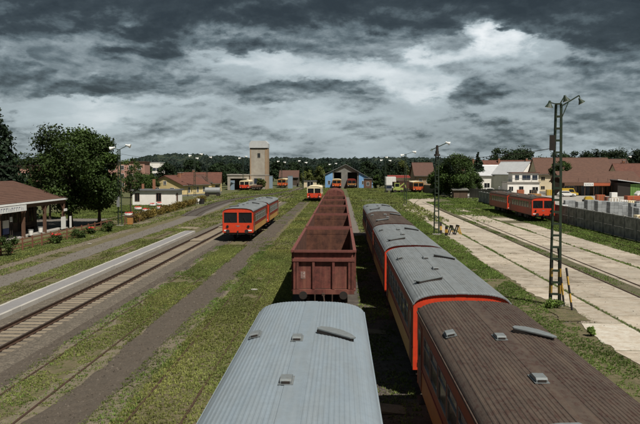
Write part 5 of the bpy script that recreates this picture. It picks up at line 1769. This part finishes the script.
crate('yellow goods pallet low behind the wall at the right edge', 32.6, 81.5, 1.2, 1.2, 1.8, 'cream', name='wrapped_pallet')
crate('white wrapped goods behind the wall near the right edge', 38.6, 90.5, 1.6, 1.2, 1.3, 'white_paint', name='wrapped_pallet')
for k, (x, y, m_, lb) in enumerate([(47.5, 185, 'dark_cloth', 'dark stacked goods before the cream house, left pile'), (56.2, 196, 'dark_cloth', 'dark stacked goods before the cream house, right pile'),
                                    (44.6, 186, 'orange_sign', 'orange goods pile left of the yard office'), (52.2, 187.5, 'yellow_box', 'yellow sign board pile before the yard office')]):
    crate(lb, x, y, 1.6, 1.2, 1.5, m_, name='goods_pile')


# ------------------------------------------------------------------ trees
tree('tall dark fir standing behind the station roof at the left edge', -44.5, 95, 15.2, 5.4, 'fir', .6, leaves=150, size=.26)
tree('big dark round tree beside the end of the station', -31.9, 86.6, 12.5, 4.7, 'broad', 1.5, leaves=470, seed=3, size=.155)
tree('dark broad tree grown together with the big station tree on its right', -29.1, 88.5, 10.9, 3.2, 'broad', 1.6, leaves=420, seed=5, size=.145)
tree('smaller tree peeping out left of the big station tree', -38.9, 98, 9.9, 2.4, 'broad', 1.0, leaves=260, seed=8, size=.13)
tree('thin young tree with loose crown before the salmon pink flats', -31.5, 110.6, 8.7, 1.9, 'thin', 2.8, leaves=90, seed=4)
tree('dense dark round tree behind the timber shed at the apron end', 27.2, 174, 10.0, 5.0, 'broad', .3, leaves=380, seed=14, size=.2)
tree('lower leafy tree filling the left foot of the dense round tree', 22.8, 179, 6.2, 2.4, 'broad', .3, seed=15)
tree('bushy tree right of the dense round tree by the grey fence', 31.8, 178, 6.0, 2.2, 'broad', .3, seed=16)
tree('pointed dark conifer right of the dense round tree', 42.5, 232, 11.6, 3.6, 'fir', .5, leaves=110, size=.28)
tree('round dark bush crown in front of the long brown roof', 58.5, 199.5, 9.0, 2.8, 'bush', 2.0, seed=18, leaves=260, size=.24)
tree('tall dark tree mass behind the red roofs, left half', 62, 300, 15.4, 9.0, 'broad', 0, seed=19, leaves=330, size=.36)
tree('tall dark tree mass behind the red roofs, right half', 72, 304, 14.8, 8.5, 'broad', 0, seed=20, leaves=330, size=.36)
xs = [(79, 10.5, 5.5), (87, 12.8, 6), (96, 13.4, 6.5), (104, 14.2, 6), (112, 13.2, 6.2), (121, 14.0, 6.5), (130, 13.2, 6)]
ls = ['dark tree rising just left of the cream house ridge', 'dark tree above the left part of the big brown roof', 'dark tree behind the middle of the big brown roof',
      'high dark tree behind the right half of the big brown roof', 'dark tree between the brown roof and the back house', 'dark tree above the roof near the right edge', 'dark tree at the far right edge of the skyline']
for k, ((x, h, r), lb) in enumerate(zip(xs, ls)): tree(lb, x, 305, h + .9, r + 1.4, 'broad', 0, seed=30 + k, leaves=300, size=.34, group='dark trees behind the long roofs')
mid = [(-47, 170, 6.0, 3.0, 'broad', 'dark shrubby tree behind the left end of the white low house'), (-45.6, 176, 5.6, 2.4, 'broad', 'dark tree between white low house and yellow gable'),
       (-55, 232, 8.5, 3.4, 'broad', 'dark tree in front of the white flat roofed block'), (-47, 236, 8.2, 3.2, 'broad', 'dark tree above the first yellow house roof, left one'),
       (-42, 252, 8.4, 3.4, 'broad', 'dark tree above the gap of the yellow houses'), (-47.5, 290, 9.2, 4.4, 'broad', 'dark tree behind the second yellow house'),
       (-43.5, 300, 9.0, 4.5, 'broad', 'dark tree left of the tower shed, rear one'), (-39, 262, 7.2, 3.2, 'broad', 'dark tree left of the tower shed, front one'),
       (-24.5, 292, 9.8, 4.6, 'broad', 'dark tree rising right behind the grain tower'), (-19, 298, 9.0, 4.2, 'broad', 'dark tree behind the dull tiled building'),
       (-14, 300, 8.0, 4.0, 'broad', 'dark tree at the left of the pale tree group'), (-12.5, 272, 6.6, 2.8, 'light', 'yellow green tree behind the signal hut'),
       (-8.0, 285, 7.4, 3.4, 'light', 'yellow green tree left behind the blue depot'), (-25.0, 230.2, 4.0, 1.5, 'light', 'pale leafy bush at the foot of the grain tower'),
       (-7.0, 300, 9.0, 4.0, 'broad', 'dark tree behind the left blue wing'), (2, 305, 8.6, 4.6, 'broad', 'dark tree above the depot gable'),
       (10.5, 300, 9.6, 4.4, 'broad', 'dark tree right behind the depot roof'), (14.0, 268, 7.0, 2.8, 'broad', 'dark tree between depot wing and brick hut'),
       (11.6, 240, 4.8, 1.6, 'bush', 'dark bush left of the white container'), (20.5, 300, 9.0, 4.4, 'broad', 'dark tree over the white container'),
       (26.5, 310, 9.6, 4.6, 'light', 'lighter green tree over the long white hall roof'), (32.5, 300, 9.2, 4.2, 'broad', 'dark tree left of the tall ochre house'),
       (36, 320, 10.0, 5, 'broad', 'dark tree behind the dense round tree'), (29.5, 262, 7.0, 3.0, 'broad', 'dark tree right behind the orange siding railbus'),
       (-66, 150, 6.0, 3.6, 'broad', 'dark leafy tree low behind the station, left one'), (-56, 150, 5.6, 3.4, 'broad', 'dark leafy tree low behind the station, middle one'), (-49, 152, 5.4, 3.0, 'broad', 'dark leafy tree low behind the station, right one'), (-70, 260, 9.0, 4.2, 'broad', 'dark tree behind the salmon pink flats'), (-61, 300, 10.5, 4.8, 'broad', 'dark tree left behind the white block')]
for k, (x, y, h, r, kd, lb) in enumerate(mid): tree(lb, x, y, h, r, kd, .4 if kd != 'bush' else .2, seed=60 + k, group='trees at the foot of the hills' if y > 225 else None)


def wood_belt(name, label, pts):
    """a belt of far woodland that reads as one mass"""
    cl = []
    for (x0, x1, y, h, n) in pts:
        for k in range(n):
            x = R.uniform(x0, x1)
            hh = h * R.uniform(.72, 1.08)
            r = R.uniform(2.2, 4.2)
            cl.append((x, y + R.uniform(-12, 12), hh - r, r, .9, 1))
            cl.append((x + R.uniform(-2, 2), y + R.uniform(-8, 8), hh * .45, r * 1.1, 1.0, 1))
    V, T = leaf_cloud(cl, 46, .62, .5)
    o = link(name, npmesh(name, V, np.arange(len(V)), 4, ['leaf_hill'], T))
    return tag(o, label, 'wood', kind='stuff')


wood_belt('wood', 'belt of dark woodland between the station throat and the hills', [(-190, -40, 400, 11, 90), (-60, 60, 380, 10.5, 90), (-110, 160, 520, 14, 130), (40, 120, 400, 12, 60), (120, 260, 380, 13, 70)])


# low plants the photo shows one by one
def shrub(label, x, y, h, r, flowers=False, m='leaf_mid', name='shrub'):
    t = thing(name, label, 'shrub', (x, y, 0))
    cl = [(R.uniform(-r, r) * .7, R.uniform(-r, r) * .7, h * R.uniform(.25, .85), r * R.uniform(.3, .5), .9, 1) for _ in range(11)]
    V, T = leaf_cloud(cl, 90, .025 + .055 * min(1, h), .4)
    link('foliage', npmesh('foliage', V, np.arange(len(V)), 4, [m], T), t)
    st_ = MB()
    for k in range(5):
        a = k * 1.26
        st_.tube((0, 0, -.05), (math.cos(a) * r * .5, math.sin(a) * r * .5, h * .6), .025, .012, 5)
    st_.build('stem', 'bark', t)
    if flowers:
        V, T = leaf_cloud([(R.uniform(-r, r) * .7, R.uniform(-r, r) * .7, h * .95, r * .3, .5, .5) for _ in range(7)], 36, .06)
        link('flowers', npmesh('flowers', V, np.arange(len(V)), 4, ['flower_red'], T), t)
    return t


shrub('dense dark green shrub before the fence at the left edge', -26.0, 57.3, 1.9, .95)
shrub('red flowering bush before the picket fence', -26.1, 67.0, .9, .6, True)
shrub('second red flowering bush under the white display board', -25.9, 76.0, .8, .5, True)
shrub('small leafy bush between the two red flowering ones', -25.5, 71.5, .9, .7)
shrub('leafy bush by the picket fence under the big station tree', -25.2, 79.5, 1.0, .7)
shrub('light weed clump growing on the apron edge near the mast', 10.3, 30.5, .40, .18, m='grass_lush', name='weed_clump')
shrub('dark weed clump round the foot of the near lamp mast', 10.5, 36.6, .42, .45, m='grass_lush', name='weed_clump')

cl = []
for k in range(210):
    y = R.uniform(91, 152)
    cl.append((-26.0 - (y - 91) * .035 + R.uniform(-.5, .5), y, R.uniform(.3, 1.0), R.uniform(.3, .5), .9, 1))
V, T = leaf_cloud(cl, 55, .10, .4)
T3 = np.stack([T * 1.5, T * .92, T * .8], 1)
tag(link('hedge', npmesh('hedge', V, np.arange(len(V)), 4, ['leaf_light'], T3)), 'loose brownish hedge along the station lawn', 'hedge', kind='stuff')


# ------------------------------------------------------------------ grass and weeds: blades in tufts
def tufts(name, label, zones, m, cat='grass'):
    """zones: x0, x1, y0, y1, tufts per square metre, blade height, noise threshold, noise size, dryness"""
    VV, TT = [], []
    for zi, (x0, x1, y0, y1, dens, hgt, thr, ns, dry) in enumerate(zones):
        if y0 < 70: dens, hgt = dens * 1.7, hgt * .78
        n = int((x1 - x0) * (y1 - y0) * dens)
        x, y = NR.uniform(x0, x1, n), NR.uniform(y0, y1, n)
        k = .65 * vnoise(x, y * .6, ns, 17 + zi) + .35 * vnoise(x, y, ns * .32, 37 + zi)
        keep = (k > thr) & ~((y > 60) & (x < -12) & (np.abs(x - np.interp(y, [p[1] for p in CURVE], [p[0] for p in CURVE])) < 1.5))
        x, y, k = x[keep], y[keep], k[keep]
        n = len(x)
        if not n: continue
        sz = hgt * NR.uniform(.55, 1.3, n) * (.7 + .9 * np.clip(k - thr, 0, .4)) * (1 + y / 130)
        dr = .65 * dry * vnoise(x, y * .5, 3.1, 71 + zi)
        base = NR.uniform(.58, 1.3, n) * (.65 + .7 * vnoise(x, y * .6, 1.7, 5 + zi))
        nb = 6
        for b in range(nb):
            a = NR.uniform(0, 6.283, n)
            lean = NR.uniform(.15, .9, n)
            wd = sz * NR.uniform(.08, .16, n) + y * .00020
            off = sz * .35
            ox, oy = x + np.cos(a) * off * NR.random(n), y + np.sin(a) * off * NR.random(n)
            px, py = -np.sin(a) * wd, np.cos(a) * wd
            tip = np.stack([ox + np.cos(a) * sz * lean, oy + np.sin(a) * sz * lean, sz * (1.05 - .55 * lean)], 1)
            p0 = np.stack([ox - px, oy - py, np.full(n, .0)], 1)
            p1 = np.stack([ox + px, oy + py, np.full(n, .0)], 1)
            VV.append(np.stack([p0, p1, tip], 1).reshape(-1, 3))
            t = base * NR.uniform(.8, 1.2, n)
            col = np.stack([t * (1 + .75 * dr), t * (1 + .28 * dr), t * (1 + .35 * dr)], 1)
            TT.append(np.repeat(col, 3, 0))
    V, T = np.concatenate(VV), np.concatenate(TT)
    o = link(name, npmesh(name, V, np.arange(len(V)), 3, [m], T))
    return tag(o, label, cat, kind='stuff')


tufts('grass', 'dry grass grown over the tracks between the railway lines', [
    (-10.35, -8.35, 15, 66, 105.4, 0.0884, 0.29, 1.5, 1.0), (-9.2, -8.2, 15, 60, 68, 0.0728, 0.47, .9, .3), (-10.9, -10.2, 15, 62, 68, 0.078, 0.55, .8, .2),
    (-7.0, -6.1, 14, 70, 78.2, 0.0832, 0.45, 1.0, .2), (-6.2, -2.6, 14, 62, 102, 0.0936, 0.22, 1.6, 1.0), (-6.2, -2.5, 62, 150, 23.8, 0.104, 0.25, 2.5, .9),
    (-10.4, -8.3, 98, 190, 12, 0.12, 0.25, 3, .8), (-8.2, -6.9, 60, 150, 8.5, 0.078, 0.55, 2, .5), (-2.4, -1.9, 12, 34, 51, 0.0832, 0.40, .8, .5),
    (.9, 2.3, 10, 75, 40, .11, 0.41, 1.1, .2), (2.0, 5.2, 79, 150, 20.4, 0.104, 0.30, 2, .6), (-14, -2.5, 150, 250, 3.9, 0.156, 0.25, 6, .6), (2, 14, 95, 245, 4.8, 0.162, 0.27, 6, .5)], 'grass')
tufts('lush_grass', 'lush green grass strip along the concrete apron', [
    (-6.7, -5.9, 14, 66, 42, .12, .52, 1.5, .0), (-10.9, -10.1, 15, 66, 42, .11, .55, 1.6, .0), (-8.9, -8.4, 15, 62, 36, .10, .58, 1.5, .0), (-5.9, -2.7, 14, 60, 22, .10, .62, 1.8, .1), (-10.1, -8.9, 15, 60, 22, .10, .60, 1.6, .1),
    (5.4, 10.35, 10, 60, 68, 0.0988, 0.26, 1.3, .25), (5.4, 10.8, 60, 116, 30.6, 0.114, 0.26, 2, .4), (9.6, 11.5, 33.3, 39.0, 57.8, 0.0728, 0.50, .9, .5),
    (23.4, 27.7, 40, 140, 22.1, 0.13, 0.22, 2, .25), (16.12, 16.98, 20, 100, .5 * 57.8, 0.0832, 0.42, 1.4, .3), (17.0, 24.5, 106, 150, 10, .14, .36, 4, .5), (17.0, 23.5, 94, 108, 5, .12, .55, 3, .5), (23, 36, 140, 168, 6, 0.156, 0.30, 4, .5),
    (12.48, 12.74, 20, 112, 60, .10, .34, 1.2, .2), (20.36, 20.66, 20, 104, 55, .11, .36, 1.4, .4), *[(q[0], q[1], q[2], q[3], 16, .07, .45, .8, .3) for q in SEAMS if q[2] < 110], (14, 24, 165, 215, 5.1, 0.156, 0.22, 4, .3)], 'grass_lush')
tufts('verge_grass', 'grassy verge between the platform and the station fence', [
    (-19.7, -16.75, 28, 84, 44.2, 0.0832, 0.36, 1.4, .45), (-23.0, -21.7, 34, 120, 40.8, 0.0884, 0.34, 1.3, .7), (-29.5, -24.0, 44, 90, 30.6, 0.0988, 0.34, 1.8, .5),
    (-26.2, -24.6, 54, 84, 40.8, 0.135, 0.36, 1.2, .0), (-25.5, -22, 84, 150, 13.6, 0.104, 0.32, 2.5, .6), (-19.6, -15, 84, 150, 11.9, 0.104, 0.40, 2.2, .6), (-30, -14.5, 150, 235, 3.6, 0.144, 0.32, 5, .5)], 'grass')
tufts('lawn', 'bright green station lawn with flower bowls', [(-44, -31.8, 100, 136, 24, 0.096, 0.05, 3, .1), (-31, -26.6, 92, 136, 21, 0.102, 0.20, 3, .3)], 'lawn_leaf')

# stones and clods lying loose on the paths, the ballast and the cinder
def stones(name, label, zones, m):
    VV, TT = [], []
    for zi, (x0, x1, y0, y1, dens, sz) in enumerate(zones):
        n = int((x1 - x0) * (y1 - y0) * dens)
        u = NR.random(n)
        x, y = x0 + (x1 - x0) * u, y0 + (y1 - y0) * NR.random(n) ** 1.3
        s_ = sz * NR.uniform(.4, 1.5, n) ** 1.5 * (1 + y / 120)
        a = NR.uniform(0, 6.283, n)
        p = [np.stack([x + np.cos(a + k * 2.094) * s_ * NR.uniform(.7, 1.2, n), y + np.sin(a + k * 2.094) * s_ * NR.uniform(.7, 1.2, n), np.full(n, .012)], 1) for k in range(3)]
        top = np.stack([x, y, .02 + s_ * NR.uniform(.5, .9, n)], 1)
        for i, j in ((0, 1), (1, 2), (2, 0)): VV.append(np.stack([p[i], p[j], top], 1).reshape(-1, 3))
        t = np.repeat(NR.uniform(.65, 1.6, n), 3)
        TT += [t, t, t]
    V, T = np.concatenate(VV), np.concatenate(TT)
    tag(link(name, npmesh(name, V, np.arange(len(V)), 3, [m], T)), label, 'gravel', kind='stuff')


M['stone'] = leafmat('stone', (.130, .110, .088))
stones('gravel', 'loose stones and clods strewn on the paths and track beds', [
    (-12.4, -10.2, 15, 70, 34, .028), (-8.3, -6.2, 14, 80, 30, .026), (-15.3, -14.3, 20, 80, 60, .035), (-12.7, -11.9, 18, 80, 60, .035), (-21.8, -19.7, 30, 90, 9, .028),
    (1.0, 2.1, 10, 70, 30, .03), (-24.0, -22.9, 38, 82, 14, .03), (9.9, 11.4, 33, 39, 40, .03), (-14.2, -12.8, 18, 60, 22, .03), (10.5, 23, 24, 90, 1.6, .02)], 'stone')

# small loose litter seen on the ground
for k, (x, y, lb) in enumerate([(-4.9, 41.5, 'pale scrap lying in the grass left of the wagons'), (-22.8, 66.5, 'white scrap on the sandy path by the verge'),
                                (-25.0, 73.8, 'pale stone slab in the grass before the fence')]):
    t = MB().slab([(-.16, -.1), (.12, -.14), (.2, .06), (.02, .15), (-.14, .1)], .0, .05).build('scrap', 'kerb', loc=(x, y, .03))
    tag(t, lb, 'litter')
for k, (x, y, lb) in enumerate([(1.35, 20.5, 'triangular pale concrete marker nearest the grey roof'), (1.4, 30.5, 'triangular pale concrete marker farther between the trains')]):
    t = MB().prism([(-.42, 0), (.5, 0), (-.42, .10)], 0, .75).build('concrete_marker', 'sand', loc=(x, y, .02))
    tag(t, lb, 'marker', 'pale markers between the trains')
